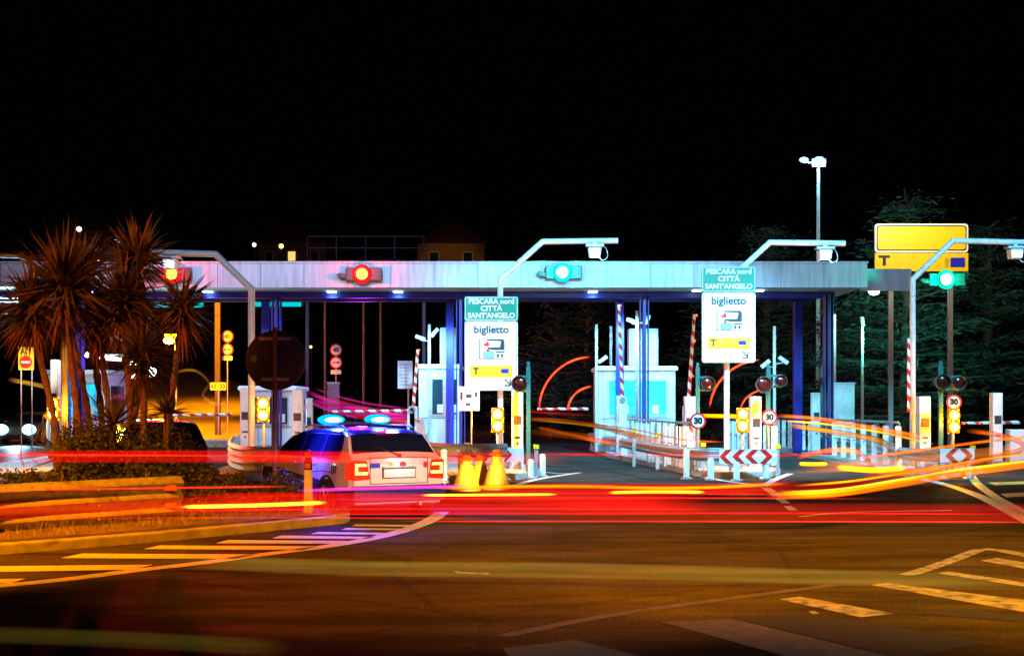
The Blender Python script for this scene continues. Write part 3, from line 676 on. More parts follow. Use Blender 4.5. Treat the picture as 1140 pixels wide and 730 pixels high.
# ------------------------------------------------------------------ tall ticket columns (white slim cabinets)
def ticket_col(label, px, pt, pb, D, wpx=11, dark=False):
    wd = wpx * D / F; z0 = .16; H = Z(pt, D) - z0
    t = thing('ticket_column', label, 'ticket machine', (X(px, D), D, z0), 0, 'slim ticket columns on the islands')
    b = B(); b.box((0, .15, H / 2), (wd, .3, H)); b.build('casing', 'white' if not dark else 'grey', t, bevel=.02)
    b = B(); b.box((0, -.004, H * .62), (wd * .7, .012, .22)); b.build('screen', 'dark', t)
    b = B(); b.box((0, -.004, H * .40), (wd * .5, .012, .05)); b.box((0, -.004, H * .33), (wd * .2, .012, .05)); b.build('slot', 'dark', t)
    b = B(); b.box((0, .15, .04), (wd + .1, .4, .08)); b.build('foot', 'galv', t)
    return t
for a in (('white ticket column just left of the dark signal behind the 30 sign', 769, 441, 495, 36, 13), ('white ticket column between the yellow lamps and the right 30 sign', 842, 441, 498, 34.5, 12),
          ('white ticket column right of the red striped lamp arm', 1030, 441, 497, 35, 13), ('lone white ticket column at the far right of the frame', 1111, 437, 500, 36, 11),
          ('white ticket column beside the dark round lamp and cones', 576, 434, 520, 33, 13), ('short ticket column with green label in the left of the right lane cabinet', 909, 437, 463, 44, 9),
          ('lilac-lit ticket column right of the big dark round sign', 331, 434, 490, 38, 12), ('slim pale ticket column left of the police car lightbar', 344, 443, 490, 40, 6),
          ('white ticket column left of the twin yellow lamps on the left island', 273, 432, 490, 38, 12), ('short ticket column at the foot of the raised boom before the cyan booth', 691, 440, 470, 42, 9),
          ('white ticket column behind the left guardrail by the bright headlamps', 60, 400, 480, 40, 8)): ticket_col(*a)
b = B(); b.box((X(1135, 36), 36.2, .62), (.5, .4, .92)); o = b.build('kiosk', 'white', bevel=.03); tag(o, 'low white kiosk cut by the right edge of the frame', 'kiosk')

# ------------------------------------------------------------------ twin yellow flashing lamps
def twin_lamp(label, px, py1, py2, D, m=None):
    base = (X(px, D), D, .16); t = thing('flashing_beacon', label, 'warning light', base, 0, 'twin yellow warning lamps')
    b = B(); z1, z2 = Z(py1, D) - .16, Z(py2, D) - .16
    b.cyl((0, .1, 0), (0, .1, z1 + .12), .035, seg=8); b.build('post', 'galv', t)
    b = B(); b.box((0, .05, (z1 + z2) / 2), (.30, .08, z1 - z2 + .32)); b.build('backboard', mat('halo_tint_backboard', (.9, .32, .01), .4), t, bevel=.02)  # orange-yellow board colour stands in for the glow around the lamps
    for z in (z1, z2):
        b = B(); b.lathe([(.115, .01), (.11, -.05), (.07, -.08), (.005, -.09)], (0, 0, z), 'y', 18); lp = b.build('lamp', glow('yellow_lamp', (1, .50, .018), 26), t, smooth=True)
        b = B(); b.sph((0, -.07, z), .07, (1, .5, 1)); b.build('bulb', glow('hot_core', (1, .8, .45), 30), lp, smooth=True)
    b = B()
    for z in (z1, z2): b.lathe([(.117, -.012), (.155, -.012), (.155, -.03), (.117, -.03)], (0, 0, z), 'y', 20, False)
    b.build('halo_ring', glow('lamp_halo', (1, .22, .0), 1.6), t)  # glowing orange rings added to imitate the lamps' halo
    light('POINT', (base[0], D - .45, .16 + (z1 + z2) / 2), 330, (1, .33, .005), .12)
    light('POINT', (base[0] + .1, D + .6, .16 + (z1 + z2) / 2), 160, (1, .3, .01), .12)
    return t
twin_lamp('twin yellow flashing lamps beside the big dark round sign', 293, 449, 462, 33)
twin_lamp('twin yellow flashing lamps just behind the three cones', 554, 461, 474, 32)
twin_lamp('twin yellow flashing lamps above the chevron board between the 30 signs', 827, 461, 474, 33)
twin_lamp('twin yellow flashing lamps under the single 30 sign at right', 1062, 462, 475, 33.5)
twin_lamp('dim yellow flashing lamps low behind the yucca trunks', 59, 449, 461, 33)

# ------------------------------------------------------------------ round unlit signals on teal posts
def round_signal(label, px, py, D, dx=0.0, r=.22, face=1, second=None, zbase=.16):
    base = (X(px, D) + dx, D, zbase); t = thing('round_signal', label, 'traffic light', base, 0, 'round unlit signals on teal posts')
    z = Z(py, D) - zbase
    b = B(); b.box((0, .12, z / 2 + .2), (.10, .10, z + .4)); b.box((0, .12, z + .46), (.07, .07, .14)); b.build('post', 'teallamp', t)
    heads = [(-dx, z, r)] + ([(X(second[0], D) - base[0], Z(second[1], D) - zbase, second[2])] if second else [])
    for x, zc, rr in heads:
        b = B(); b.lathe([(rr * .5, .14), (rr * .95, .08), (rr, .0), (rr, -.12), (rr * .92, -.12), (rr * .9, -.02), (.01, -.015)], (x, 0, zc), 'y', 26); h = b.build('signal_head', 'dark', t, smooth=True)
        b = B(); b.lathe([(rr * .86, -.02), (rr * .6, -.045), (.01, -.055)], (x, 0, zc), 'y', 24); b.build('lens', 'lensoff', h, smooth=True)
        
        for sg in (-1, 1): b = B(); b.box((x / 2, .12, zc + sg * rr * .9), (abs(x) + .12, .05, .06)); b.build('bracket', 'teallamp', h)
    return t
round_signal('dark round signal overlapping the arrow corner of the left biglietto sign', 578, 427, 32, .22, .19)
round_signal('dark round signal on a teal post behind the left 30 sign', 788, 427, 34, -.24, .18)
round_signal('pair of dark round signals on a teal post above the right 30 sign', 850, 428, 33.5, .14, .20, 1, (869, 424, .15))
round_signal('pair of dark round signals above the 30 sign at far right', 1049, 425, 33.5, -.0, .19, 1, (1067, 426, .17))
round_signal('small dark round signal behind the right lane, before the blue columns', 916, 424, 46, 0, .14)

# ------------------------------------------------------------------ 30 and 40 discs
def disc_sign(label, px, py, D, dia, num, group, lower=None, tint='signwhite', zbase=.0, post='galv', lines=None, plate=None):
    base = (X(px, D), D, zbase); t = thing('speed_sign', label, 'road sign', base, 0, group)
    top = Z(py, D) - zbase
    b = B(); b.cyl((0, .06, 0), (0, .06, top + dia * .45), .03, seg=8); b.build('post', post, t)
    for k, (zc, s_) in enumerate([(top, num)] + ([(Z(lower, D) - zbase, None)] if lower else [])):
        b = B(); b.lathe([(dia / 2, .02), (dia / 2, 0), (.01, 0)], (0, 0, zc), 'y', 28); d_ = b.build('red_disc', 'signred', t)
        b = B(); b.lathe([(dia * .38, 0), (dia * .38, -.006), (.01, -.006)], (0, 0, zc), 'y', 28); b.build('white_field', tint, d_)
        if s_: text(s_, dia * .52, 'signblk', (0, -.012, zc), d_, fat=.014 * dia / .4)
        else:
            b = B(); b.box((-.09 * dia / .6, -.01, zc), (.15 * dia / .6, .008, .09 * dia / .6)); b.build('red_car_symbol', 'signred', d_)
            b = B(); b.box((.10 * dia / .6, -.01, zc), (.15 * dia / .6, .008, .09 * dia / .6)); b.build('black_car_symbol', 'signblk', d_)
    if plate:
        zc = Z(plate, D) - zbase; b = B(); b.box((0, 0, zc), (dia * .85, .02, dia * .36)); pl = b.build('text_plate', tint, t)
        b = B(); 
        for q_ in (-.05, .04): b.box((0, -.012, zc + q_ * dia / .6), (dia * .65, .004, .025)); 
        b.build('text_line', 'signblk', pl)
    return t
disc_sign('30 speed limit disc left of the twin yellow lamps', 777, 468.5, 32.6, .39, '30', '30 discs by the islands', zbase=.16)
disc_sign('30 speed limit disc right of the twin yellow lamps', 856.5, 464.5, 33.2, .39, '30', '30 discs by the islands', zbase=.16)
disc_sign('30 speed limit disc right above the far right yellow lamps', 1062, 447.5, 33.2, .38, '30', '30 discs by the islands', zbase=.16)
disc_sign('orange-lit 40 disc and no-overtaking disc on the left slip road', 253, 374.5, 70, .62, '40', '40 signs on the slip roads', 389, plate=398.5)
disc_sign('violet-lit 40 disc and no-overtaking disc behind the police car', 374, 389.5, 70, .62, '40', '40 signs on the slip roads', 403.5, plate=414)

# orange post of the first one, chevron at slip road fork
D = 68; b = B(); b.box((X(242.5, D), D, Z(337, D) / 2), (.26, .22, Z(337, D))); o = b.build('gantry_leg', 'signback'); tag(o, 'tall orange-lit steel upright left of the 40 signs', 'post')
for px, yt, lab in ((362, 336, 'first thin pole left of the violet 40 signs'), (405, 336, 'thin orange-lit pole right of the violet 40 signs'), (424, 336, 'thin reddish pole farthest right behind the red signal')):
    D = 66; b = B(); b.cyl((X(px, D), D, 0), (X(px, D), D, Z(yt, D)), .07, .05, 8); o = b.build('slim_pole', 'pole_brown', smooth=True); tag(o, lab, 'pole', 'thin poles behind the canopy')
D = 64; t = thing('fork_marker', 'small black and yellow arrow marker at the slip road fork', 'road sign', (X(243, D), D, .3))
b = B(); b.box((0, 0, Z(430, D) - .3), (.75, .05, .36)); pl = b.build('panel', 'signyel', t)
b = B()
for dx in (-.26, -.12, .12, .26):
    sg = 1 if dx > 0 else -1; b.prism([(dx - sg * .07, Z(430, D) - .3 + .13), (dx, Z(430, D) - .3 + .13), (dx + sg * .09, Z(430, D) - .3), (dx, Z(430, D) - .3 - .13), (dx - sg * .07, Z(430, D) - .3 - .13), (dx + sg * .02, Z(430, D) - .3)], 'y', -.035, -.026)
b.build('arrowhead', 'signblk', pl)
b = B(); b.cyl((0, .04, 0), (0, .04, Z(430, D) - .3), .04, seg=6); b.build('post', 'galv', t)

# ALT sign
D = 40; t = thing('stop_sign', 'yellow ALT board with red no-entry disc at the left edge', 'road sign', (X(29, D), D, .0))
zc = Z(399, D); b = B(); b.box((0, 0, zc), (17 * D / F, .03, 25.5 * D / F)); p = b.build('board', 'signyel', t)
text('ALT', .19, 'signblk', (0, -.022, Z(391, D)), p, fat=.006, sx=.95)
b = B(); b.lathe([(.185, -.015), (.185, -.025), (.01, -.025)], (0, 0, Z(403, D)), 'y', 24); r_ = b.build('red_disc', 'signred', p)
b = B(); b.box((0, -.03, Z(403, D)), (.26, .008, .07)); b.build('white_bar', 'signwhite', r_)
for sx in (-.16, .16):
    b = B(); b.cyl((sx, .04, 0), (sx, .04, zc), .02, seg=6); b.build('post', 'galv', t)
# pinkish board
D = 50; t = thing('notice_board', 'violet-lit rectangular board on a post right of the police car', 'notice board', (X(451, D), D, 0))
zc = Z(417, D); b = B(); b.box((0, 0, zc), (16.5 * D / F, .04, 31 * D / F)); p = b.build('board', 'signwhite', t)
b = B()
for k in range(7): b.box((random.uniform(-.03, .03), -.024, zc + .38 - .125 * k), (.38 - .05 * (k % 3), .006, .03))
b.build('text_line', mat('faint_print', (.45, .4, .5), .5), p)
b = B(); b.cyl((.12, .05, 0), (.12, .05, zc), .035, seg=8); b.build('post', 'galv', t)
light('SPOT', (X(451, 46), 46, 4.2), 60, (.8, .3, 1), .1, (X(451, 50), 50, 2.9), 60, .6)
# small notice under left biglietto sign
D = 33; t = thing('icon_notice', 'small white icon notice on a thin post under the left biglietto sign', 'notice', (X(522, D), D, .16))
zc = Z(443.5, D) - .16; b = B(); b.box((0, 0, zc), (24 * D / F, .025, 27 * D / F)); p = b.build('board', 'signwhite', t)
b = B(); b.box((0, -.016, zc + .06), (.14, .006, .09)); b.box((-.18, -.016, zc + .06), (.06, .006, .2)); b.box((.18, -.016, zc + .1), (.06, .006, .12)); b.box((-.02, -.016, zc - .14), (.12, .006, .07)); b.box((.04, -.016, zc - .22), (.3, .006, .015)); b.build('icon', 'slate', p)
b = B(); b.cyl((.06, .03, 0), (.06, .03, zc), .02, seg=6); b.build('post', 'galv', t)

# ------------------------------------------------------------------ boom barriers
def boom(label, px, pb, px2, pt, D, stand=True, D2=None, lights=True):
    t = thing('boom_barrier', label, 'barrier', (X(px, D), D, .16), 0, 'red and white boom barriers')
    p0 = W(px, pb, D) - Vector(t.location); p1 = W(px2, pt, D2 or D) - Vector(t.location)
    b = B(); b.cyl(p0, p1, .055, .04, 8); b.build('boom', 'boom' if abs(p1.z - p0.z) > .8 else stripe_h, t)
    if stand:
        b = B(); b.box((0, .1, p0.z * .5 + .04), (.26, .34, p0.z + .08)); b.build('drive_box', 'white', t, bevel=.02)
        b = B(); b.lathe([(.09, -.1), (.09, -.16), (.01, -.16)], (0, 0, p0.z), 'y', 14); b.build('hub', 'grey', t)
    if lights:
        b = B()
        for k in (.35, .72, .99):
            q = p0.lerp(p1, k); b.sph((q.x + .05, q.y - .04, q.z), .035, u=8, v=6)
        b.build('marker_lamp', glow('marker_red', (1, .12, .03), 3), t)
    return t
stripe_h = stripe_mat('boom_stripes_flat', (.78, .78, .76), (.6, .02, .015), .42, 0, .55, 1.0)
boom('raised boom barrier standing upright before the cyan booth', 693, 445, 689, 339, 42)
boom('raised boom barrier leaning slightly right of the cyan booth', 766, 455, 773, 350, 37)
boom('raised boom barrier at the right edge of the white booth', 460, 455, 465, 389, 44)
boom('lowered boom barrier behind the police car lightbar', 458, 457, 370, 458, 44)
boom('lowered boom barrier across the right lane at far right', 1135, 470, 1070, 471, 38, False)
boom('lowered boom barrier across the orange-lit left lane', 258, 461, 190, 462, 46, False)
boom('lowered boom barrier across the lane between the two booths', 655, 455, 598, 455, 47, False)

# ------------------------------------------------------------------ cctv cameras & masts
def cctv(label, px, ptop, D, cams, zb_=.16):
    t = thing('camera_mast', label, 'cctv mast', (X(px, D), D, zb_), 0, 'slim camera masts')
    H = Z(ptop, D) - zb_
    b = B(); b.box((0, 0, H / 2), (.09, .09, H)); b.build('mast', 'galv', t)
    for cx, cy, tilt in cams:
        q = W(cx, cy, D) - Vector(t.location)
        b = B(); b.box((q.x, -.02, q.z), (.36, .13, .13), ry=R(tilt)); c = b.build('camera_body', 'white', t, bevel=.015)
        b = B(); b.cyl((0, 0, q.z - .12), (q.x, -.02, q.z - .08), .02, seg=6); b.build('bracket', 'galv', c)
    return t
cctv('camera mast with two cameras beside the cyan booth cabinet', 709, 346, 45, [(703, 357, 20), (720, 356, -60)])
cctv('camera mast with one tilted camera left of the cyan booth', 664, 361, 46, [(671, 400, -35)])
cctv('bare slim mast close left of the cyan booth', 680, 363, 48, [])
cctv('camera mast with paired cameras above the white booth', 478, 361, 46, [(468, 376, 20), (484, 370, -50)])
cctv('camera mast with two cameras right of the right biglietto sign', 862, 363, 45, [(852, 405, -40), (872, 401, 35)])
cctv('slim teal-lit pole with small boxes right of the blue column', 929, 350, 50, [(927, 360, 80)])
cctv('slim pole with small box standing before the cedar trees', 960, 356, 52, [(960, 358, 80)])

# ------------------------------------------------------------------ guard rails
def w_ring(h=.31, n=2, d=.075, th=.006):
    out = []; k = 8 * n
    for i in range(k + 1):
        z = -h / 2 + h * i / k; out.append((-d / 2 * math.cos(2 * PI * i / 8), z))
    back = [(x + th, z) for x, z in reversed(out)]
    return out + back
def guardrail(label, pts, top, h=.31, n=2, posts=None, m='rail', group=None, z0=.0, end_tag=False, sp=2.0, side=1):
    P0 = Vector(pts[0]); t = thing('guardrail', label, 'guardrail', (P0.x, P0.y, z0), 0, group)
    P = smooth_path([Vector(p) - P0 + Vector((0, 0, top - h / 2 - z0)) for p in pts], 8)
    b = B(); b.sweep(P, [(side * a, c) for a, c in w_ring(h, n)]); b.build('rail', m, t, smooth=True)
    L = 0; last = -9
    for i in range(len(P) - 1):
        L += (P[i + 1] - P[i]).length
        if L - last >= sp:
            last = L; q = P[i]; tt = (P[i + 1] - P[i]).normalized(); nrm = Vector((tt.y, -tt.x, 0)) * -side
            q2 = q - nrm * -.12
            q2 = q + Vector((-tt.y, tt.x, 0)) * side * .12
            b = B(); hh_ = q.z + h / 2; b.box((q2.x, q2.y, hh_ / 2 - .03), (.10, .06, hh_ - .02), rz=math.atan2(tt.y, tt.x)); b.box(((q.x + q2.x) / 2, (q.y + q2.y) / 2, q.z), (.07, .10, .2), rz=math.atan2(tt.y, tt.x)); b.build('post', m, t)
    return t, P
pts = [(X(-260, 14.3), 14.3, 0), (X(-100, 15.4), 15.4, 0), (X(0, 16.6), 16.6, 0), (X(100, 17.6), 17.6, 0), (X(203, 18.7), 18.7, 0)]
g, P = guardrail('heavy triple-ridged guardrail lit orange and red along the planted median', pts, .735, .58, 3, side=1, sp=2.35, z0=.12)
for zq in (.53, .29):
    b = B(); q = P[-2]; b.box((q.x, q.y - .06, zq - .12 + .05), (.16, .03, .075), rz=.3); b.build('reflector', mat('reflector_orange', (.9, .16, .02), .25, 0, .05, 4), g)
for px in (112,):
    D = 17.4; b = B(); 
    for zq in (.62, .42, .24): b.sph((X(px, D) - pts[0][0], D - pts[0][1] - .05, zq - .12), .02, u=6, v=5)
    b.build('bolt', 'galv', g)
IG = 'low rails wrapped round the toll islands'
guardrail('low rail curving round the nose of the cone island', [(X(472, 44), 44, 0), (X(462, 36), 36, 0), (X(478, 31.5), 31.5, 0), (X(520, 30), 30, 0), (X(565, 30.3), 30.3, 0)], .86, .31, 2, group=IG, z0=.16, m='galv')
guardrail('low rail curving along the fenced island to the chevron board', [(X(655, 50), 50, 0), (X(690, 42), 42, 0), (X(735, 35), 35, 0), (X(775, 32), 32, 0), (X(805, 31.6), 31.6, 0)], .72, .31, 2, group=IG, z0=.16, m='galv')
guardrail('pale stacked rail on the left island behind the police car', [(X(262, 46), 46, 0), (X(255, 36), 36, 0), (X(268, 31.4), 31.4, 0), (X(312, 30.6), 30.6, 0), (X(350, 31.5), 31.5, 0), (X(352, 38), 38, 0)], .78, .62, 4, group=IG, z0=.16, m='galv')
guardrail('low rail leading to the chevron board of the far right island', [(X(905, 48), 48, 0), (X(960, 40), 40, 0), (X(1005, 34), 34, 0), (X(1045, 32.3), 32.3, 0)], .66, .31, 2, group=IG, z0=.16, m='galv')
guardrail('curved far guardrail edging the orange-lit slip road', [tuple(W(120, 393, 135)), tuple(W(170, 396, 128)), tuple(W(225, 403, 112)), tuple(W(258, 416, 92)), tuple(W(285, 442, 72))], .35, .7, 2, group=None, z0=0, sp=6)

# ------------------------------------------------------------------ chevron boards
def chevrons(label, px0, px1, py0, py1, D, diamond_px, rz=0.0, dirs=None):
    wd = (px1 - px0) * D / F; h = (py1 - py0) * D / F
    t = thing('chevron_board', label, 'chevron sign', (X((px0 + px1) / 2, D), D, Z((py0 + py1) / 2, D)), rz, 'chevron boards on the island noses')
    b = B(); b.box((0, .02, 0), (wd, .03, h)); b.build('panel', 'signwhite', t)
    dc = (diamond_px - (px0 + px1) / 2) * D / F if diamond_px is not None else None
    b = B(); k = h * .5; st = h * .92
    x = -wd / 2
    xs = []
    if dc is None: xs = [(-wd / 2 + h * .25 + i * st, 1) for i in range(int(wd / st))]
    else:
        i = 0
        while dc - h * .62 - i * st > -wd / 2 + .02: xs.append((dc - h * .62 - i * st, -1)); i += 1
        i = 0
        while dc + h * .62 + i * st < wd / 2 - .02: xs.append((dc + h * .62 + i * st, 1)); i += 1
    for x, sg in xs:
        lim = lambda v: max(-wd / 2, min(wd / 2, v))
        tip = x + sg * h * .12; a = h * .22
        up = [(lim(tip - sg * k - a), k), (lim(tip - sg * k + a), k), (lim(tip + a), 0), (lim(tip - a), 0)]
        dn = [(lim(tip - a), 0), (lim(tip + a), 0), (lim(tip - sg * k + a), -k), (lim(tip - sg * k - a), -k)]
        for poly in (up, dn):
            if max(p[0] for p in poly) - min(p[0] for p in poly) > .03: b.prism([(p[0], p[1] * .985) for p in poly], 'y', -.004, .004)
    b.build('chevron', 'signred', t)
    for sg in (-1, 1): b = B(); b.box((sg * wd * .3, .06, -h * .5), (.08, .06, h)); b.build('bracket', 'galv', t)
    return t
chevrons('red and white chevron board with central diamond between the two 30 signs', 801, 865, 500, 516, 31.2, 845)
chevrons('small red and white chevron board beside the cones', 561, 583, 498, 514, 30.6, None)
chevrons('red and white chevron board under the far right yellow lamps', 1047, 1085, 499, 515, 31.6, 1068)
def reflector_post(px, py, D, lab):
    t = thing('marker_post', lab, 'marker post', (X(px, D), D, .0), 0, 'short posts with yellow reflectors')
    z = Z(py, D); b = B(); b.box((0, .05, z / 2), (.09, .05, z)); b.build('post', 'galv', t)
    b = B(); b.box((0, 0, z - .02), (.13, .03, .10)); b.build('reflector', mat('yellow_reflector', (1, .62, .02), .25, 0, .05, 4, emis=(1, .6, 0), es=0), t)
for a in ((597, 496, 31.5, 'upper yellow reflector post right of the small chevron board'), (866, 496, 32.5, 'yellow reflector post just right of the large chevron board'), (783, 494, 33, 'yellow reflector post under the left 30 sign'),
          (706, 478, 38, 'yellow reflector post below the cyan booth, nearer its left'), (732, 483, 36, 'yellow reflector post below the cyan booth, nearer its right'), (1083, 497, 32.3, 'yellow reflector post right of the far right chevron board'), (520, 494, 31, 'yellow reflector post left of the cones')): reflector_post(*a)

# ------------------------------------------------------------------ slatted island fences
def fence(label, p0, p1, n, top=1.12, z0=.16):
    p0, p1 = Vector(p0), Vector(p1); t = thing('island_fence', label, 'fence', (p0.x, p0.y, z0), 0, 'slatted white fences on the islands')
    d = p1 - p0
    for i in range(n):
        q = d * i / (n - 1); b = B(); b.box((q.x, q.y, top * .46), (.15, .05, top * .92)); b.build('slat', 'white', t)
    b = B(); b.tube([Vector((0, 0, top)), Vector((d.x, d.y, top))], .035, 8)
    for i in range(n):
        q = d * (i) / (n - 1); b.tube(smooth_path([(q.x, q.y, top * .9), (q.x + .02, q.y - .03, top * .97), (q.x, q.y, top)], 3), .025, 6)
    b.build('top_rail', 'galv', t)
    b = B(); b.tube([Vector((0, 0, top * .5)), Vector((d.x, d.y, top * .5))], .02, 6); b.build('mid_rail', 'galv', t)
    return t
fence('white slatted fence running from the cyan booth towards the left 30 sign', (X(683, 48), 48, 0), (X(768, 32.8), 32.8, 0), 15)
fence('white slatted fence right of the right 30 sign, along the next lane', (X(812, 48), 48, 0), (X(862, 35), 35, 0), 8)
fence('white slatted fence receding along the far right island', (X(866, 52), 52, 0), (X(1000, 34.5), 34.5, 0), 15)
fence('pale tubular fence behind the tall cabinet before the cedars', (X(905, 60), 60, 0), (X(1000, 56), 56, 0), 10)
fence('white slatted fence on the left of the cone island', (X(455, 50), 50, 0), (X(470, 40), 40, 0), 7)

# white guard boards / bollards at noses
def bollard(px, pt, D, lab, r=.075):
    t = thing('bollard', lab, 'bollard', (X(px, D), D, .0), 0, 'white bollards at the island noses')
    H = Z(pt, D); b = B(); b.lathe([(r, 0), (r, H - .04), (r * .7, H), (.005, H)], (0, 0, 0), 'z', 14); b.build('body', 'white', t, smooth=True)
    b = B(); b.lathe([(r * 1.9, 0), (r * 1.9, .03), (r * 1.05, .05)], (0, 0, 0), 'z', 14); b.build('foot', 'galv', t)
for a in ((764, 500, 31.5, 'white bollard left of the left 30 sign'), (791, 510, 31, 'short white bollard under the left end of the large chevron board'), (820, 514, 30.7, 'short white bollard under the middle of the large chevron board'), (852, 512, 31.3, 'short white bollard under the right end of the large chevron board'),
          (591, 511, 31.6, 'white bollard right of the small chevron board'), (604, 505, 32.5, 'slimmer white bollard at the tip of the cone island'), (1026, 514, 31.5, 'white bollard left of the far right chevron board'), (1049, 516, 31.2, 'short bollard under the left end of the far right chevron board'), (1078, 516, 31.4, 'short bollard under the right end of the far right chevron board'), (494, 500, 30, 'white bollard beside the police car tail')): bollard(*a)

# ------------------------------------------------------------------ cones
def cone(label, px, pt, pb, D, rot=0):
    s = D / F; H = (pb - pt) * s
    t = thing('traffic_cone', label, 'traffic cone', G(px, pb), rot, 'tall yellow cones with orange tops')
    t.location = (X(px, D), D, 0)
    b = B(); b.lathe([(.30, 0), (.30, .04), (.265, .05), (.085, H * .86), (.08, H * .88)], (0, 0, 0), 'z', 20)
    for k in range(6):
        a = k * PI / 3; b.cyl((.255 * math.cos(a), .255 * math.sin(a), .08), (.095 * math.cos(a), .095 * math.sin(a), H * .82), .012, .008, 5)
    b.build('body', 'yelplastic', t, smooth=True)
    b = B(); b.lathe([(.10, H * .84), (.16, H * .86), (.17, H * .90), (.11, H * .94), (.08, H), (.005, H)], (0, 0, 0), 'z', 20); b.build('cap', 'orange', t, smooth=True)
    return t
cone('tall yellow cone with orange top, leftmost of the three', 519, 509, 548, 27.2)
cone('tall yellow cone with orange top, middle one set back', 535, 508, 543, 28.3, .5)
cone('tall yellow cone with orange top, rightmost and tallest', 552.5, 501, 545, 27.6, 1.0)

# ------------------------------------------------------------------ delineator post
t = thing('delineator_post', 'white delineator post with black head and orange reflectors at the median tip', 'delineator', (X(343, 19.6), 19.6, .14))
H = Z(500, 19.6) - .14
b = B(); b.prism([(-.06, 0), (.07, 0), (.055, H * .68), (-.055, H * .68)], 'y', -.03, .05); b.build('body', 'white', t, bevel=.01)
b = B(); b.prism([(-.055, H * .68 + .002), (.055, H * .68 + .002), (.05, H * .97), (.0, H), (-.05, H * .97)], 'y', -.03, .05); b.build('head', 'signblk', t, bevel=.01)
for z in (.745, .92):
    b = B(); b.box((0, -.038, H * z), (.08, .015, .07)); b.build('reflector', 'reflector_orange', t)

# ------------------------------------------------------------------ big round sign seen from behind
D = 21.0
t = thing('round_sign', 'large dark round sign seen from behind on a rusty brown pole', 'road sign', (X(306, D), D, .13))
b = B(); b.lathe([(.47, -.012), (.47, .012), (.005, .012)], (0, .05, Z(401, D) - .13), 'y', 40); b.build('disc', 'signback', t)
b = B(); b.cyl((0, 0, 0), (0, 0, Z(364, D) - .13), .036, seg=12); b.build('pole', 'pole_brown', t, smooth=True)
b = B()
for py in (377, 422): b.box((0, .015, Z(py, D) - .13), (.5 if py == 377 else .42, .03, .05))
b.build('clamp', 'galv', t)
b = B(); b.box((-.33, .02, Z(399, D) - .13), (.09, .01, .1)); b.build('sticker', 'grey', t)
# ================================================================== CARS
def lerp_tab(tab, u):
    for i in range(len(tab) - 1):
        if u <= tab[i + 1][0]:
            t = (u - tab[i][0]) / (tab[i + 1][0] - tab[i][0]); t = t * t * (3 - 2 * t) * .5 + t * .5
            return tab[i][1] + (tab[i + 1][1] - tab[i][1]) * t
    return tab[-1][1]
TOP = [(0, .98), (.06, 1.0), (.16, 1.06), (.50, 1.37), (.75, 1.425), (1.6, 1.45), (2.3, 1.42), (2.75, 1.34), (3.42, .97), (3.6, .93), (4.15, .80), (4.33, .66), (4.42, .50)]
WID = [(0, .76), (.12, .82), (.5, .865), (1.2, .875), (3.2, .875), (3.9, .84), (4.25, .74), (4.42, .58)]
BOT = [(0, .40), (.05, .27), (.3, .22), (3.9, .20), (4.3, .22), (4.42, .34)]
def ztop(u): return lerp_tab(TOP, u)
def half(u, z):
    w0 = lerp_tab(WID, u); tp = ztop(u); belt = .93
    if z <= .30: f = .90 + .07 * (z - .2) / .1
    elif z <= .62: f = .97 + .03 * (z - .30) / .32
    elif z <= belt: f = 1 - .035 * (z - .62) / .31
    else: f = .965 - .50 * (z - belt)
    return w0 * f
def ring(u):
    tp = ztop(u); bt = lerp_tab(BOT, u); zt_ = tp - .05
    zs = [bt + (zt_ - bt) * k for k in (0, .06, .14, .26, .38, .5, .62, .74, .85, .93, 1)]
    pts = [(half(u, z), z) for z in zs]; wr = pts[-1][0]
    for k in (1, 2, 3, 4, 5):
        a = k / 5; pts.append((wr * (1 - a ** 1.25), tp - .05 + .05 * math.sin(a * PI / 2) ** .55))
    return [(.0, bt)] + pts
def body_mesh():
    b = B(); us = [0, .02, .06, .11, .16] + [.16 + .34 * k / 5 for k in range(1, 6)] + [.5 + 2.25 * k / 16 for k in range(1, 17)] + [2.75 + .67 * k / 6 for k in range(1, 7)] + [3.42 + 1.0 * k / 14 for k in range(1, 15)]
    rows = []
    for u in us:
        rg = ring(u); L = [b.bm.verts.new((y, u, z)) for y, z in rg] + [b.bm.verts.new((-y, u, z)) for y, z in reversed(rg[1:-1])]
        rows.append(L)
    n = len(rows[0])
    for i in range(len(rows) - 1):
        for j in range(n): b.bm.faces.new((rows[i][j], rows[i][(j + 1) % n], rows[i + 1][(j + 1) % n], rows[i + 1][j]))
    b.bm.faces.new(rows[0]); b.bm.faces.new(rows[-1][::-1]); return b
def side_patch(b, u0, u1, zb_, zt_, sd, off=.006, n=14, m=4):
    g = []
    for i in range(n + 1):
        u = u0 + (u1 - u0) * i / n; a = zb_(u) if callable(zb_) else zb_; c = zt_(u) if callable(zt_) else zt_
        c = max(c, a + .001)
        g.append([b.bm.verts.new((sd * (half(u, a + (c - a) * j / m) + off), u, a + (c - a) * j / m)) for j in range(m + 1)])
    for i in range(n):
        for j in range(m): b.bm.faces.new((g[i][j], g[i][j + 1], g[i + 1][j + 1], g[i + 1][j]))
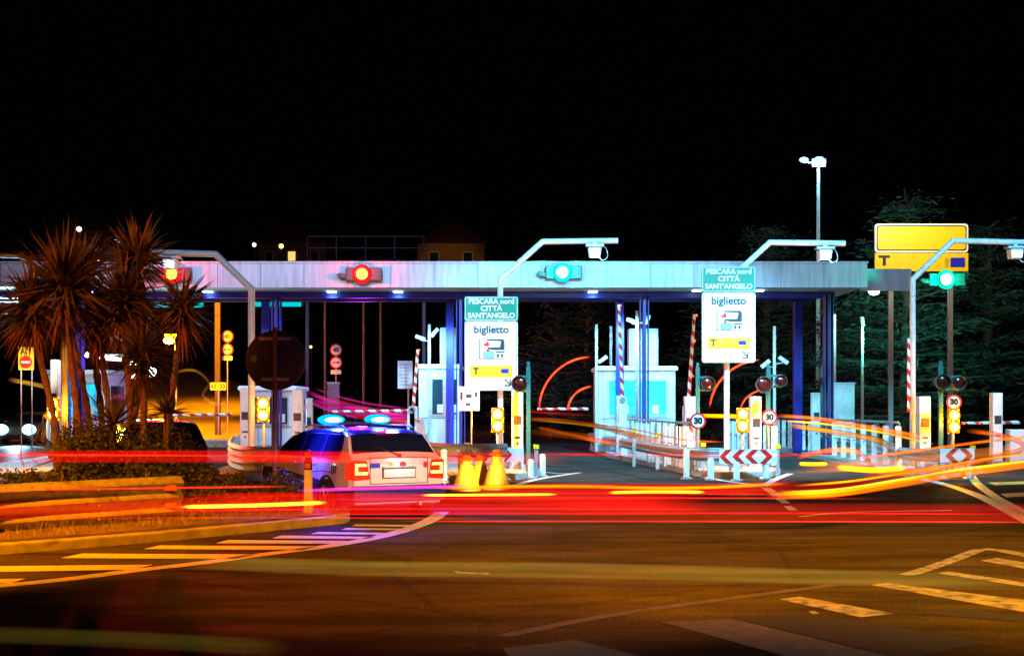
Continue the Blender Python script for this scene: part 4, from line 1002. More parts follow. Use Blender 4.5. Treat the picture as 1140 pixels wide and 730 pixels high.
def top_patch(b, u0, u1, fr, off=.007, n=10, m=10):
    g = []
    for i in range(n + 1):
        u = u0 + (u1 - u0) * i / n; tp = ztop(u); wr = half(u, tp - .05) * fr; row = []
        sl = (ztop(u + .01) - ztop(u - .01)) / .02; nl = math.sqrt(1 + sl * sl)
        for j in range(m + 1):
            q = -1 + 2 * j / m; a = 1 - abs(q) * fr
            z = tp - .05 + .05 * max(0, math.sin(max(0, a ** .8) * PI / 2)) ** .55
            row.append(b.bm.verts.new((q * wr, u - off * sl / nl * 1.6, z + off / nl * 1.2)))
        g.append(row)
    for i in range(n):
        for j in range(m): b.bm.faces.new((g[i][j], g[i][j + 1], g[i + 1][j + 1], g[i + 1][j]))
def wheels(t, us=(.86, 3.46), r=.32):
    for u in us:
        for sd in (-1, 1):
            x = sd * .80
            b = B(); b.lathe([(.2, -.1), (r - .03, -.11), (r, -.08), (r, .08), (r - .03, .11), (.2, .1)], (x, u, r), 'x', 28); ty = b.build('wheel', 'tyre', t, smooth=True)
            b = B(); b.lathe([(.205, sd * .06), (.215, sd * .105), (.19, sd * .105), (.17, sd * .05), (.01, sd * .04)], (x, u, r), 'x', 24)
            for k in range(5):
                a = 2 * PI * k / 5; b.cyl((x + sd * .09, u, r), (x + sd * .09, u + .19 * math.cos(a), r + .19 * math.sin(a)), .028, .02, 6)
            b.build('rim', 'rim', ty)
def car(name, label, loc, rz, paint, police=False, tail=True, group=None):
    t = thing(name, label, 'car', loc, rz, group)
    body_mesh().build('body', paint, t, smooth=True)
    wheels(t)
    for sd in (-1, 1):   # wheel housings
        for u in (.86, 3.46):
            b = B(); c = [];  n = 20
            for k in range(n + 1):
                a = PI * k / n - .18 + .36 * k / n * 1.0; c.append((u + .385 * math.cos(a), .32 + .385 * math.sin(a)))
            ctr = b.bm.verts.new((sd * (half(u, .4) + .004), u, .30)); vs = [b.bm.verts.new((sd * (half(y, z) + .005), y, max(z, .2))) for y, z in c]
            for i in range(n): b.bm.faces.new((ctr, vs[i], vs[i + 1]))
            b.build('wheel_arch', 'black', t)
    tt = lambda u: ztop(u) - .075
    win = lambda u0, u1, cut=0: (u0, u1, lambda u: .955, lambda u: min(tt(u), 1.345))
    for sd in (-1, 1):
        for u0, u1, f in ((.48, 1.22, 0), (1.28, 2.10, 0), (2.16, 3.12, 1)):
            b = B()
            lo = (lambda u: .955)
            if u0 < .5: hi = lambda u: min(tt(u), 1.34, .98 + (u - .46) * 1.9 + .12)
            else: hi = lambda u: min(tt(u), 1.345)
            side_patch(b, u0, u1, lo, hi, sd, .006); b.build('side_window', 'carglass', t, smooth=True)
        b = B(); b.sph((sd * .98, 2.95, 1.0), .1, (1, .55, .75)); b.build('mirror', 'carwhite' if police else paint, t, smooth=True)
        for u in (1.25, 2.13, 3.14):
            b = B(); side_patch(b, u - .006, u + .006, .3, .93, sd, .005, 1, 8); b.build('door_gap', 'black', t)
        for u in (1.42, 2.3):
            b = B(); b.box((sd * (half(u, .86) + .015), u, .86), (.03, .17, .03)); b.build('handle', 'carwhite' if police else paint, t, bevel=.008)
    b = B(); top_patch(b, .175, .475, .93); b.build('rear_window', 'carglass', t, smooth=True)
    b = B(); top_patch(b, 2.79, 3.38, .95); b.build('windscreen', 'carglass', t, smooth=True)
    # rear: bumper, plate, lamps
    b = B(); b.prism([(-.77, .30), (.77, .30), (.80, .40), (.80, .53), (.77, .56), (-.77, .56), (-.80, .53), (-.80, .40)], 'y', -.07, .1); bp = b.build('bumper', 'carblue' if police else 'dark', t, bevel=.03)
    b = B(); b.box((.0, -.015, .745), (.54, .02, .13)); pl = b.build('number_plate', 'plate', t)
    b = B(); b.prism([(-.29, .665), (.29, .665), (.29, .825), (-.29, .825)], 'y', -.006, .01); b.build('plate_frame', 'black', pl)
    for sd in (-1, 1):
        b = B()
        b.prism([(sd * .50, .66), (sd * .775, .64), (sd * .775, .95), (sd * .56, .95)], 'y', -.018, .02)
        side_patch(b, .0, .20, lambda u: .655, lambda u: .945 - u * .3, sd, .012, 5, 4)
        l_ = b.build('tail_lamp', mat('tail_lamp_red' if tail else 'unlit_tail_lamp', (.55, .01, .01) if tail else (.10, .01, .01), .2, 0, .05, 3, emis=(1, .02, .0), es=1.2 if tail else 0), t)
        if police:
            b = B(); b.prism([(sd * .56, .86), (sd * .75, .86), (sd * .75, .90), (sd * .58, .90)], 'y', -.026, -.019); b.prism([(sd * .55, .73), (sd * .75, .73), (sd * .75, .77), (sd * .54, .77)], 'y', -.026, -.019); b.prism([(sd * .71, .771), (sd * .75, .771), (sd * .75, .859), (sd * .71, .859)], 'y', -.026, -.019)
            b.build('brake_bulb', glow('brake_glow', (1, .55, .08), 6), l_)
    # front
    for sd in (-1, 1):
        b = B(); side_patch(b, 4.02, 4.30, lambda u: .58, lambda u: min(.72, ztop(u) - .06), sd, .01, 5, 3); b.build('headlamp', 'signwhite', t)
    b = B(); b.box((0, 4.40, .36), (1.0, .06, .16)); b.build('grille', 'black', t)
    return t
CL = (-1.68, 20.05, 0)
pc = car('police_car', 'white police estate car with dark blue sills and blue roof lights, seen from behind', CL, R(30), 'carwhite', True)
for sd in (-1, 1):
    b = B(); side_patch(b, .02, 3.95, .24, lambda u: .50 + .14 * math.sin(max(0, min(1, (u - .6) / 1.0)) * PI / 2) + .10 * max(0, min(1, (u - 1.6) / 1.5)), sd, .003, 40, 4); b.build('blue_sill', 'carblue', pc, smooth=True)
    b = B()
    f = lambda u: .665 + .20 * max(0, min(1, (1.25 - u) / .5)) ** .5 if u < 1.25 else .665
    side_patch(b, .55, 1.5, lambda u: .70 + .05 * math.sin((u - .4) * 2.6), lambda u: .712 + .05 * math.sin((u - .4) * 2.6), sd, .005, 14, 1); b.build('swoosh_line', 'carblue', pc)
    # roof and pillars blue above the belt
    for u0, u1 in ((1.225, 1.275), (2.105, 2.155)):
        b = B(); side_patch(b, u0, u1, .935, lambda u: ztop(u) - .055, sd, .007, 2, 6); b.build('pillar', 'carblue', pc, smooth=True)
for sd in (-1, 1):
    b = B(); side_patch(b, .52, 3.1, lambda u: min(1.35, ztop(u) - .07), lambda u: ztop(u) - .045, sd, .006, 24, 2); b.build('roof_edge', 'carblue', pc, smooth=True)
b = B(); top_patch(b, .485, 2.77, 1.0, .004, 18, 12); b.build('roof_panel', 'carblue', pc, smooth=True)
text('113', .15, 'signblk', (-.868, .58, .80), pc, 'number_lettering', thick=.008, rz=R(-90), fat=.004, shear=.25)
b = B(); b.box((-.42, -.022, .875), (.17, .006, .075)); b.build('flag_badge', 'signblue', pc)
b = B(); b.lathe([(.05, 0), (.05, -.012), (.01, -.014)], (.06, -.012, .875), 'y', 18); b.build('round_emblem', 'signred', pc)
b = B(); b.lathe([(.035, 0), (.035, -.012), (.01, -.014)], (-.13, -.012, .88), 'y', 14); b.build('gold_emblem', 'signyel', pc)
b = B(); b.box((.45, -.022, .87), (.07, .006, .09)); b.build('small_badge', 'signred', pc)
b = B(); b.cyl((.0, -.01, 1.01), (.02, .01, 1.03), .03, seg=8); b.cyl((.02, .085, 1.03), (-.33, .24, 1.17), .011, .008, 6); b.build('rear_wiper', 'black', pc)
b = B(); b.box((0, .45, 1.385), (.36, .03, .025)); b.build('high_brake_lamp', 'tail_lamp_red', pc)
b = B(); b.prism([(-.50, .985), (.50, .985), (.50, .992), (-.50, .992)], 'y', -.004, .02); b.box((-.495, -.006, .79), (.008, .012, .40)); b.box((.495, -.006, .79), (.008, .012, .40)); b.box((0, -.004, .585), (1.0, .012, .01)); b.build('tailgate_gap', 'black', pc)
b = B(); b.box((0, -.02, .845), (.58, .03, .018)); b.build('tailgate_trim', 'galv', pc)
b = B(); b.cyl((.35, -.05, .26), (.35, .1, .26), .03, seg=10); b.build('exhaust', 'galv', pc)
for sx in (-.60, .60):
    b = B(); b.tube([Vector((sx, .75, 1.44)), Vector((sx, .85, 1.475)), Vector((sx, 2.3, 1.475)), Vector((sx, 2.45, 1.43))], .015, 6); b.build('roof_rail', 'galv', pc)
b = B(); b.box((0, 1.75, 1.50), (.95, .12, .05)); b.build('light_bar', 'dark', pc, bevel=.01)
for sd, s_ in ((-1, 24), (1, 24)):
    b = B(); b.sph((sd * .42, 1.75, 1.565), .13, (1.9, .9, .68)); bb = b.build('blue_beacon', glow('beacon_glow', (.0, .50, 1), 1.5), pc, smooth=True)
    b = B(); b.sph((sd * .42, 1.65, 1.565), .07, (2.2, .7, .55)); b.build('bulb', glow('beacon_core', (.5, .95, 1), 8), bb, smooth=True)
pc.scale = (.95,) * 3
mw = Matrix.Translation(CL) @ Matrix.Rotation(R(30), 4, 'Z')
BLU = (.03, .05, 1)
for sd in (-1, 1):
    for yy, zz_, e in ((1.2, 1.72, 420), (1.75, 1.85, 220)):
        p = mw @ Vector((sd * .5, yy, zz_)); light('SPOT', p, e * .8, BLU, .1, mw @ Vector((sd * .45, yy - .2, 1)), 120, .5)
p = mw @ Vector((-1.5, 1.4, 1.5)); light('SPOT', p, 420, BLU, .15, mw @ Vector((-.6, 1.3, 1.1)), 66, .6)  # added blue fill for the left flank, apart from the beacons
light('SPOT', (2.5, 13.5, .75), 2000, (.8, .9, 1), .2, (-1.6, 20.2, .8), 20, .7)  # added white spot on the police car's rear, as if from headlights
light('SPOT', (3.2, 15, 1.3), 26000, (1, .85, .5), .2, (-.75, 27.5, .45), 6, .6)  # added warm spot that brightens the cones
p = mw @ Vector((0, -.25, .92)); light('POINT', p, 3, (.9, .9, 1), .05)

dc = car('dark_car', 'dark car roof and rear window peeping out behind the shrubs', (X(185, 25.6), 25.6, 0), R(22), mat('dark_car_paint', (.02, .02, .025), .25, 0, .1, 2, coat=.8), tail=False)
hc = car('oncoming_car', 'oncoming car with dazzling blue-white headlamps at the left edge', (X(17, 60.2), 64.6, 0), R(180), mat('oncoming_car_paint', (.1, .11, .12), .3, 0, .1, 2, coat=.8), tail=False)
for px in (-2, 10, 27):
    pass
for sx in (-.62, .62):
    b = B(); b.sph((sx, 4.42, .66), .27, (1.2, .5, .9)); b.build('lit_headlamp', glow('headlamp_glow', (.30, .88, 1), 4), hc)
light('SPOT', (X(17, 59), 59, .8), 40000, (.25, .7, 1), .15, (X(60, 40), 40, 0), 60, .8)
light('SPOT', (X(60, 24), 24, 1.6), 60, (.25, .7, 1), .15, (X(50, 20), 20, .6), 90, .8)

# ================================================================== LIGHT STREAKS of passing traffic, real glowing ribbons at lamp height
def streak(name, label, pts, rv, rh, m, n=8, group='light streaks of passing traffic'):
    P = smooth_path([W(x, y, D) for x, y, D in pts], n); L = len(P)
    b = B(); sg = 10
    def rg(t):
        k = min(1, min(t, 1 - t) * 30 + .3); return [(rh * k * math.cos(2 * PI * j / sg), rv * k * math.sin(2 * PI * j / sg)) for j in range(sg)]
    b.sweep(P, rg); o = b.build(name, m, smooth=False)
    for p in o.data.polygons: p.use_smooth = True
    at = o.data.attributes.new('fade', 'FLOAT', 'POINT')
    acc = [0]
    for i in range(L - 1): acc.append(acc[-1] + (P[i + 1] - P[i]).length)
    for i in range(L):
        e0 = min(1, acc[i] / (.16 * acc[-1])); e1 = min(1, (acc[-1] - acc[i]) / (.16 * acc[-1])); k = min(e0, e1)
        for j in range(sg): at.data[i * sg + j].value = k * k * (3 - 2 * k)
    return tag(o, label, 'light trail', group)
r_wide = glow('red_trail', (1, .004, .002), .42, True, 1.8, .86)
r_low = glow('red_trail_low', (1, .012, .002), .28, True, 1.6, .96)
r_mid = glow('red_trail_mid', (1, .01, .006), .16, True, 1.3, .93)
r_dim = glow('red_trail_dim', (.9, .01, .02), .16, True, 1.3, .97)
r_line = glow('red_trail_line', (1, .03, .01), .8, True, 1.2, .85)
o_line = glow('orange_trail', (1, .13, .0), 4.2, True, 1.7, .55)
o_core = glow('orange_trail_core', (1, .34, .0), 5.5, True, 1.7, .4)
y_line = glow('yellow_trail', (1, .60, .02), 4.5, True, 1.6, .3)
v_line = glow('violet_trail', (1, .03, .45), 1.0, True, 1.1, .8)
cream = glow('cream_trail', (.62, .48, .06), .11, True, 1.8, 1.0)
cream2 = glow('olive_trail', (.40, .30, .03), .05, True, 1.8, 1.0)
S = 'light_streak'
streak(S, 'red light streak at upper tail lamp height across the shrubs and police car', [(-60, 508, 17), (250, 508, 17), (480, 510, 17.2), (640, 512, 17.6)], .085, .03, r_wide)
streak(S, 'thin bright red line inside the upper red streak over the shrubs', [(-60, 506, 16.9), (250, 507, 16.9), (420, 509, 17.1)], .012, .01, r_line)
streak(S, 'broad red streak low across the guardrail face at left', [(-120, 572, 14.4), (100, 567, 14.6), (230, 562, 14.8), (330, 560, 15)], .095, .03, r_low)
streak(S, 'broad red streak from the bush to below the police car and cones', [(190, 561, 14.8), (330, 560, 15), (480, 561, 15.1), (620, 561, 15.2), (800, 562, 15.5)], .13, .04, r_wide)
streak(S, 'broad dim red streak low across the right half of the road', [(560, 568, 14.6), (800, 570, 14.7), (1250, 571, 15)], .11, .03, r_mid)
streak(S, 'thin sharp red line along the lower edge of the right half', [(430, 580, 14.2), (800, 580, 14.2), (1180, 581, 14.4)], .010, .01, r_line)
streak(S, 'second faint red line just above the lowest red line', [(560, 572, 14.3), (900, 570, 14.3), (1180, 566, 14.5)], .012, .01, r_mid)
streak(S, 'long yellow-orange streak low in front of the bush', [(200, 564, 14.2), (290, 562, 14.2), (365, 559, 14.3)], .022, .015, y_line)
streak(S, 'bright yellow streak below the cones', [(468, 551, 14.9), (540, 550.5, 14.9), (622, 550, 15)], .014, .012, y_line)
streak(S, 'bright yellow streak below the fenced island', [(676, 548, 15), (730, 547, 15), (786, 547.5, 15)], .018, .012, y_line)
streak(S, 'orange streak line running under the cones to the right', [(480, 543, 15.6), (620, 541, 15.8), (760, 543, 15.8), (880, 538, 16)], .02, .015, o_line)
streak(S, 'wide orange-red band just above the bright yellow streaks', [(500, 547, 15.7), (640, 544, 15.8), (800, 544, 15.9), (900, 540, 16)], .075, .03, r_wide)
streak(S, 'faint tail lamp line over the guardrail top', [(-60, 546, 14.6), (100, 544, 14.8), (330, 541, 15)], .013, .01, r_line)
streak(S, 'pinkish red streak along the police car bumper height', [(330, 546, 15.1), (430, 543, 15.2), (520, 541, 15.3)], .02, .015, v_line)

r_thin = glow('red_trail_thin', (1, .02, .01), .5, True, 1.3, .95)
streak(S, 'thin red light line, upper of the five threads in the broad red band', [(430, 551, 15.1), (665, 549, 15.1), (900, 550, 15.299999999999999)], 0.012, .01, r_thin)
streak(S, 'thin red light line, second of the five threads in the broad red band', [(330, 556, 15), (665, 554, 15), (1000, 555, 15.2)], 0.01, .01, r_thin)
streak(S, 'thin red light line, third of the five threads in the broad red band', [(160, 568, 14.6), (490, 566, 14.6), (820, 567, 14.799999999999999)], 0.013, .01, r_thin)
streak(S, 'thin red light line, fourth of the five threads in the broad red band', [(240, 573, 14.5), (710, 571, 14.5), (1180, 572, 14.7)], 0.01, .01, r_thin)
streak(S, 'thin red light line, lowest of the five threads in the broad red band', [(-60, 578, 14.2), (250, 576, 14.2), (560, 577, 14.399999999999999)], 0.01, .01, r_thin)
streak(S, 'soft orange glow band sweeping between the two islands', [(590, 480, 38), (660, 487, 33), (740, 497, 29), (800, 503, 27)], .10, .05, glow('amber_soft', (1, .16, .0), .6, True, 1.8, .95))
streak(S, 'pale orange thread crossing the fenced island rail', [(640, 470, 41), (700, 477, 36), (760, 489, 31), (810, 492, 30)], .025, .02, o_line)
streak(S, 'red thread at rail height between the islands and the far right', [(585, 505, 24), (700, 506, 24), (820, 507, 24), (960, 505, 24)], .03, .02, r_wide)
streak(S, 'orange thread rising to the right over the far right island', [(940, 512, 24), (1010, 503, 25), (1090, 492, 27), (1180, 482, 29)], .03, .02, o_line)
streak(S, 'yellow thread under the sweeping orange streak of the right lane', [(870, 468, 37), (920, 472, 35), (980, 481, 32), (1040, 494, 29)], .03, .02, y_line)
streak(S, 'short bright orange smear before the far right chevron board', [(930, 520, 23), (970, 523, 23), (1010, 521, 23)], .05, .03, o_core)
# orange curves into the lanes
streak(S, 'thick orange streak curving out of the lane right of the white booth', [(583, 466, 50), (620, 468, 44), (660, 473, 38), (700, 483, 33), (752, 495, 29)], .075, .05, o_line)
streak(S, 'yellow core of the thick orange streak in front of the cyan booth', [(600, 468, 47), (645, 472, 40), (690, 480, 34), (748, 494, 29.1)], .03, .02, y_line)
streak(S, 'lower short orange streak before the fenced island', [(600, 476, 36), (640, 485, 31), (668, 491, 29), (692, 497, 27.5)], .05, .03, o_line)
streak(S, 'red streak above the lane between the two booths', [(580, 458, 52), (640, 461, 50), (670, 466, 46)], .05, .04, r_wide)
streak(S, 'long orange streak sweeping right from behind the 30 sign', [(864, 462, 38), (910, 466, 36), (960, 474, 34), (1036, 488, 31)], .055, .04, o_line)
streak(S, 'yellow streak below the sweeping orange one right of the 30 sign', [(878, 473, 36), (930, 481, 33), (975, 489, 30), (992, 498, 28)], .07, .05, o_core)
streak(S, 'short yellow dash floating right of the large chevron board', [(889, 516, 24), (905, 516.5, 24), (922, 516, 24)], .035, .025, o_core)
streak(S, 'hooked orange streak bending down before the far right island', [(886, 509, 24), (925, 501, 25), (955, 503, 25), (968, 516, 24), (978, 529, 22.5)], .05, .035, o_line)
streak(S, 'orange loop streak turning at the far right edge', [(1074, 479, 33), (1106, 483, 31.5), (1132, 490, 30), (1139, 499, 29), (1110, 508, 27.5), (1046, 521, 25.5), (960, 530, 24)], .06, .04, o_line)
streak(S, 'thick yellow and red streak sweeping from centre to the far right', [(858, 549, 18), (930, 546, 18.4), (1000, 535, 19.2), (1070, 523, 20.4), (1180, 509, 22)], .035, .025, y_line)
streak(S, 'soft amber lower edge of the sweeping streak at right', [(850, 552, 17.8), (930, 549, 18.2), (1000, 539, 19), (1070, 527, 20.2), (1180, 513, 21.8)], .05, .03, o_line)
streak(S, 'thin orange thread above the sweeping streak at right', [(880, 541, 19), (950, 535, 19.5), (1020, 524, 20.6), (1090, 512, 22), (1180, 500, 23.4)], .018, .015, o_core)
streak(S, 'red margin of the sweeping streak at right', [(850, 545, 18.6), (930, 541, 19), (1000, 529, 19.9), (1070, 517, 21), (1180, 502, 23)], .08, .04, r_wide)
streak(S, 'pale orange haze streak over the far right lanes', [(880, 522, 21), (980, 516, 22), (1060, 508, 23.5), (1180, 494, 26)], .10, .05, glow('amber_trail', (1, .25, .02), .55, True, 1.3, .93))
streak(S, 'orange streak passing behind the twin lamps between the 30 signs', [(760, 462, 40), (800, 463, 38), (866, 464, 37)], .06, .04, o_core)
# far left and behind the police car
streak(S, 'violet-red streak arching behind the police car lights', [(342, 436, 60), (370, 447, 56), (410, 456, 52), (462, 462, 48)], .10, .06, v_line)
streak(S, 'upper orange-red streak fanning behind the police car', [(346, 440, 66), (380, 447, 60), (420, 457, 54), (462, 466, 48)], .07, .05, r_line)
streak(S, 'thin pink streak at the top of the fan behind the police car', [(350, 432, 70), (372, 440, 66), (410, 449, 60), (455, 455, 54)], .05, .04, v_line)
streak(S, 'broad magenta streak at the bottom of the fan behind the police car', [(346, 447, 58), (390, 456, 52), (430, 463, 48), (470, 468, 46)], .16, .06, v_line)
streak(S, 'red streak ending at the white booth beside the lowered barrier', [(390, 462, 50), (430, 468, 46), (468, 471, 44)], .09, .05, r_line)
streak(S, 'lower violet streak beside the lilac ticket column', [(344, 447, 50), (365, 456, 48), (400, 465, 45)], .05, .04, v_line)
streak(S, 'orange streaks curling along the slip road fork', [(190, 415, 92), (215, 412, 88), (232, 425, 76), (226, 440, 66), (243, 450, 62), (262, 440, 60)], .10, .06, glow('amber_fine', (1, .4, .03), 1.3, True, 1.1, .8))
streak(S, 'orange streak low behind the ALT sign', [(8, 422, 60), (40, 428, 58), (90, 440, 52), (130, 446, 50)], .10, .06, 'amber_fine' and MATS['amber_fine'])
# boom marker lamps rising: fine arcs beside the barriers
def arc(label, cx, cy, rx, ry, a0, a1, D, m=None, r=.035):
    pts = [(cx + rx * math.cos(R(a0 + (a1 - a0) * k / 8)), cy - ry * math.sin(R(a0 + (a1 - a0) * k / 8)), D) for k in range(9)]
    streak('light_arc', label, pts, r, r, m or o_arc, 3, 'arcs of rising barrier lamps')
o_arc = glow('barrier_arc', (1, .05, .01), 3.2, True, .8, .4)
arc('outer red-orange arc of a rising barrier lamp left of the cyan booth', 660, 457, 60, 60, 178, 92, 46)
arc('inner red-orange arc of a rising barrier lamp left of the cyan booth', 661, 458, 29, 28, 178, 94, 46)
arc('outer red-orange arc of a rising barrier lamp behind the right biglietto pole', 851, 458, 61, 58, 176, 94, 44)
arc('inner red-orange arc of a rising barrier lamp left of the dark round pair', 852, 460, 28, 26, 178, 100, 44, None, .025)
# headlight streaks close to the camera
streak(S, 'faint cream streak crossing the near road from edge to edge', [(150, 622, 9.2), (400, 632, 9.0), (700, 636, 8.9), (1180, 650, 8.7)], .055, .03, cream)
streak(S, 'faint olive streak near the bottom left corner', [(-60, 704, 6.6), (150, 712, 6.5), (330, 722, 6.4)], .045, .02, cream2)

# ================================================================== VEGETATION
def blade(b, c, d, L, wd, droop, rnd):
    d = d.normalized(); side = d.cross(Vector((0, 0, 1)))
    if side.length < .05: side = Vector((1, 0, 0))
    side.normalize(); side = (Matrix.Rotation(rnd.uniform(-.6, .6), 3, d) @ side)
    pts = []
    for k in range(4):
        t = k / 3; p = c + d * L * t + Vector((0, 0, -droop * L * t * t)); pts.append((p, wd * (1 - t) ** .7 * (1 if k else .7)))
    vs = [(b.bm.verts.new(p - side * w_), b.bm.verts.new(p + side * w_)) for p, w_ in pts[:3]]; tip = b.bm.verts.new(pts[3][0])
    for i in range(2): b.bm.faces.new((vs[i][0], vs[i][1], vs[i + 1][1], vs[i + 1][0]))
    b.bm.faces.new((vs[2][0], vs[2][1], tip))
def yucca(label, D, base_px, heads, seed):
    rnd = random.Random(seed); x0 = X(base_px, D); t = thing('yucca_tree', label, 'yucca', (x0, D, .14), 0, 'yuccas on the planted median')
    o0 = Vector((x0, D, .14))
    for (hx, hy, rp, br) in heads:
        c = W(hx, hy, D) - o0; c.y += rnd.uniform(-.3, .3); r = rp * 1.2 * D / F
        P = smooth_path([Vector((br, 0, 0)), Vector((br + (c.x - br) * .25 + rnd.uniform(-.06, .06), c.y * .3, c.z * .4)), Vector((br + (c.x - br) * .75, c.y * .8, c.z * .78)), c], 12)
        b = B(); b.tube(P, lambda k: .062 - .02 * k + .009 * math.sin(k * 61) + .006 * math.sin(k * 143), 9); b.build('trunk', 'bark', t, smooth=True)
        b = B()
        for k in range(270):
            z = rnd.uniform(-.35, 1); a = rnd.uniform(0, 2 * PI); s_ = math.sqrt(1 - z * z)
            blade(b, c + Vector((0, 0, rnd.uniform(-.12, .12))), Vector((s_ * math.cos(a), s_ * math.sin(a), z)), r * rnd.uniform(.62, 1.18), .024 + .012 * r, rnd.uniform(.0, .38) * (1.2 - z), rnd)
        b.build('leaf_crown', 'leaf_y', t)
        b = B()
        for k in range(120):
            z = rnd.uniform(-1, -.2); a = rnd.uniform(0, 2 * PI); s_ = math.sqrt(1 - z * z)
            blade(b, c + Vector((0, 0, rnd.uniform(-.25, 0))), Vector((s_ * math.cos(a) * .8, s_ * math.sin(a) * .8, z)), r * rnd.uniform(.6, 1.0), .016, rnd.uniform(.1, .3), rnd)
        b.build('dry_leaves', 'leaf_dry', t)
    return t
yucca('broad leftmost yucca with two low spreading heads', 20.6, 92, [(42, 345, 50, -.35), (75, 322, 62, 0.0)], 1)
yucca('tall yucca in the middle with the highest spiky head', 21.2, 150, [(148, 288, 44, .1), (112, 358, 40, -.3), (139, 335, 50, 0)], 2)
yucca('slim yucca with a single head leaning right, nearest the red signal', 21.4, 180, [(205, 346, 38, .05)], 3)
yucca('yucca with a low fresh green head among the trunks', 20.2, 128, [(162, 398, 34, .2)], 4)
yucca('small yucca rising behind the left heads', 22.6, 110, [(62, 296, 30, -.1), (98, 300, 36, .1)], 6)
for k, (px, py, r, lab) in enumerate(((72, 490, 40, 'stemless yucca rosette with long dark blades at left of the shrubs'), (126, 452, 34, 'stemless yucca rosette between the trunks'), (186, 440, 24, 'small stemless yucca rosette at the right trunk foot'))):
    D = 20.0; rnd = random.Random(k + 20); t = thing('yucca_rosette', lab, 'yucca', (X(px, D), D, .14), 0, 'low yucca rosettes'); b = B()
    c = Vector((0, 0, Z(py, D) - .4))
    for i in range(80):
        z = rnd.uniform(-.1, 1); a = rnd.uniform(0, 2 * PI); s_ = math.sqrt(1 - z * z); blade(b, c, Vector((s_ * math.cos(a), s_ * math.sin(a), z)), r * 1.6 * D / F * rnd.uniform(.7, 1.1), .022, rnd.uniform(0, .2), rnd)
    b.build('leaf_crown', 'leaf_y', t)
    b = B(); b.cyl((0, 0, 0), c, .07, .05, 8); b.build('trunk', 'bark', t)

def shrub(label, px, D, w_, h_, d_, n, seed, leaf=.045, m='leaf_b'):
    rnd = random.Random(seed); t = thing('shrub', label, 'shrub', (X(px, D), D, .13), 0, 'shrubs on the planted median'); b = B()
    lumps = [(rnd.uniform(-.8, .8) * w_, rnd.uniform(-.7, .7) * d_, rnd.uniform(.25, .8) * h_, rnd.uniform(.22, .42) * h_) for _ in range(int(10 + w_ * 8))]
    for i in range(n):
        lx, ly, lz, lr = rnd.choice(lumps); v = Vector((rnd.gauss(0, 1), rnd.gauss(0, 1), rnd.gauss(0, 1))).normalized() * lr * rnd.uniform(.5, 1.15)
        p = Vector((lx, ly, lz)) + v
        if p.z < .01: p.z = rnd.uniform(.01, .2)
        a = Vector((rnd.uniform(-1, 1), rnd.uniform(-1, 1), rnd.uniform(-.3, 1))).normalized(); s_ = a.cross(Vector((rnd.uniform(-1, 1), rnd.uniform(-1, 1), rnd.uniform(-1, 1)))).normalized() * leaf * .35
        a = a * leaf * rnd.uniform(.7, 1.5); b.quad([p - a * .5, p + s_, p + a * .6, p - s_])
    b.build('foliage', m, t)
    b = B()
    for k in range(9): b.cyl((rnd.uniform(-.4, .4) * w_, rnd.uniform(-.3, .3) * d_, 0), (rnd.uniform(-.8, .8) * w_, rnd.uniform(-.6, .6) * d_, h_ * rnd.uniform(.5, .8)), .015, .006, 5)
    b.build('stems', 'bark', t)
    return t
shrub('large leafy shrub filling the median under the yucca trunks', 150, 20.0, .95, 1.32, .6, 13000, 1)
shrub('dark shrub at the left end of the median', 20, 20.2, .95, .62, .5, 6000, 2)
shrub('rounded shrub right of the yuccas before the slip road', 205, 19.9, .55, .75, .4, 5000, 3)
shrub('low clipped shrub running right towards the delineator post', 270, 19.9, .85, .55, .38, 8000, 4)
shrub('low shrub just left of the delineator post', 315, 19.8, .38, .48, .3, 3500, 5)
shrub('low dark shrub right behind the guardrail end', 225, 19.5, .6, .42, .25, 5000, 6)

def cedar(label, px, D, h, rad, seed, tiers=15, z0=1.5, dens=1.0):
    rnd = random.Random(seed); t = thing('cedar_tree', label, 'cedar tree', (X(px, D), D, -.02), 0, 'cedars behind the plaza')
    b = B(); b.tube(smooth_path([(0, 0, 0), (rnd.uniform(-.2, .2), 0, h * .4), (rnd.uniform(-.3, .3), 0, h * .97)], 6), lambda k: .38 * (1 - k) + .04, 9)
    f = B()
    for i in range(tiers):
        zt_ = z0 + (h - z0) * i / tiers; R_ = rad * (1 - (i / tiers) ** 1.3) + .35
        for j in range(7):
            a = 2 * PI * (j + rnd.random()) / 7; L = R_ * rnd.uniform(.6, 1.15); zz_ = zt_ + rnd.uniform(-.4, .4)
            p1 = Vector((math.cos(a) * L, math.sin(a) * L, zz_ + rnd.uniform(-.1, .5)))
            b.cyl((0, 0, zz_ - .1), p1, .07, .02, 5)
            for k in range(int(95 * L / rad * dens) + 22):
                q = rnd.random() ** .6; c = Vector((0, 0, zz_ - .1)).lerp(p1, q)
                sp = .28 + .5 * (1 - abs(q - .6)); p = c + Vector((rnd.gauss(0, sp * .8), rnd.gauss(0, sp * .8), rnd.gauss(0, .09) - .10))
                d = Vector((math.cos(a) + rnd.uniform(-.9, .9), math.sin(a) + rnd.uniform(-.9, .9), rnd.uniform(-.45, .15))).normalized() * rnd.uniform(.16, .42)
                s_ = d.cross(Vector((0, 0, 1)) + Vector((rnd.uniform(-1, 1), rnd.uniform(-1, 1), 0))).normalized() * rnd.uniform(.03, .07)
                f.quad([p - d * .5, p + s_, p + d * .6, p - s_])
    b.build('trunk', 'trunk', t); f.build('foliage', 'leaf_c', t)
cedar('tallest cedar lit teal behind the yellow sign', 1010, 56, 10.6, 3.7, 11, 17)
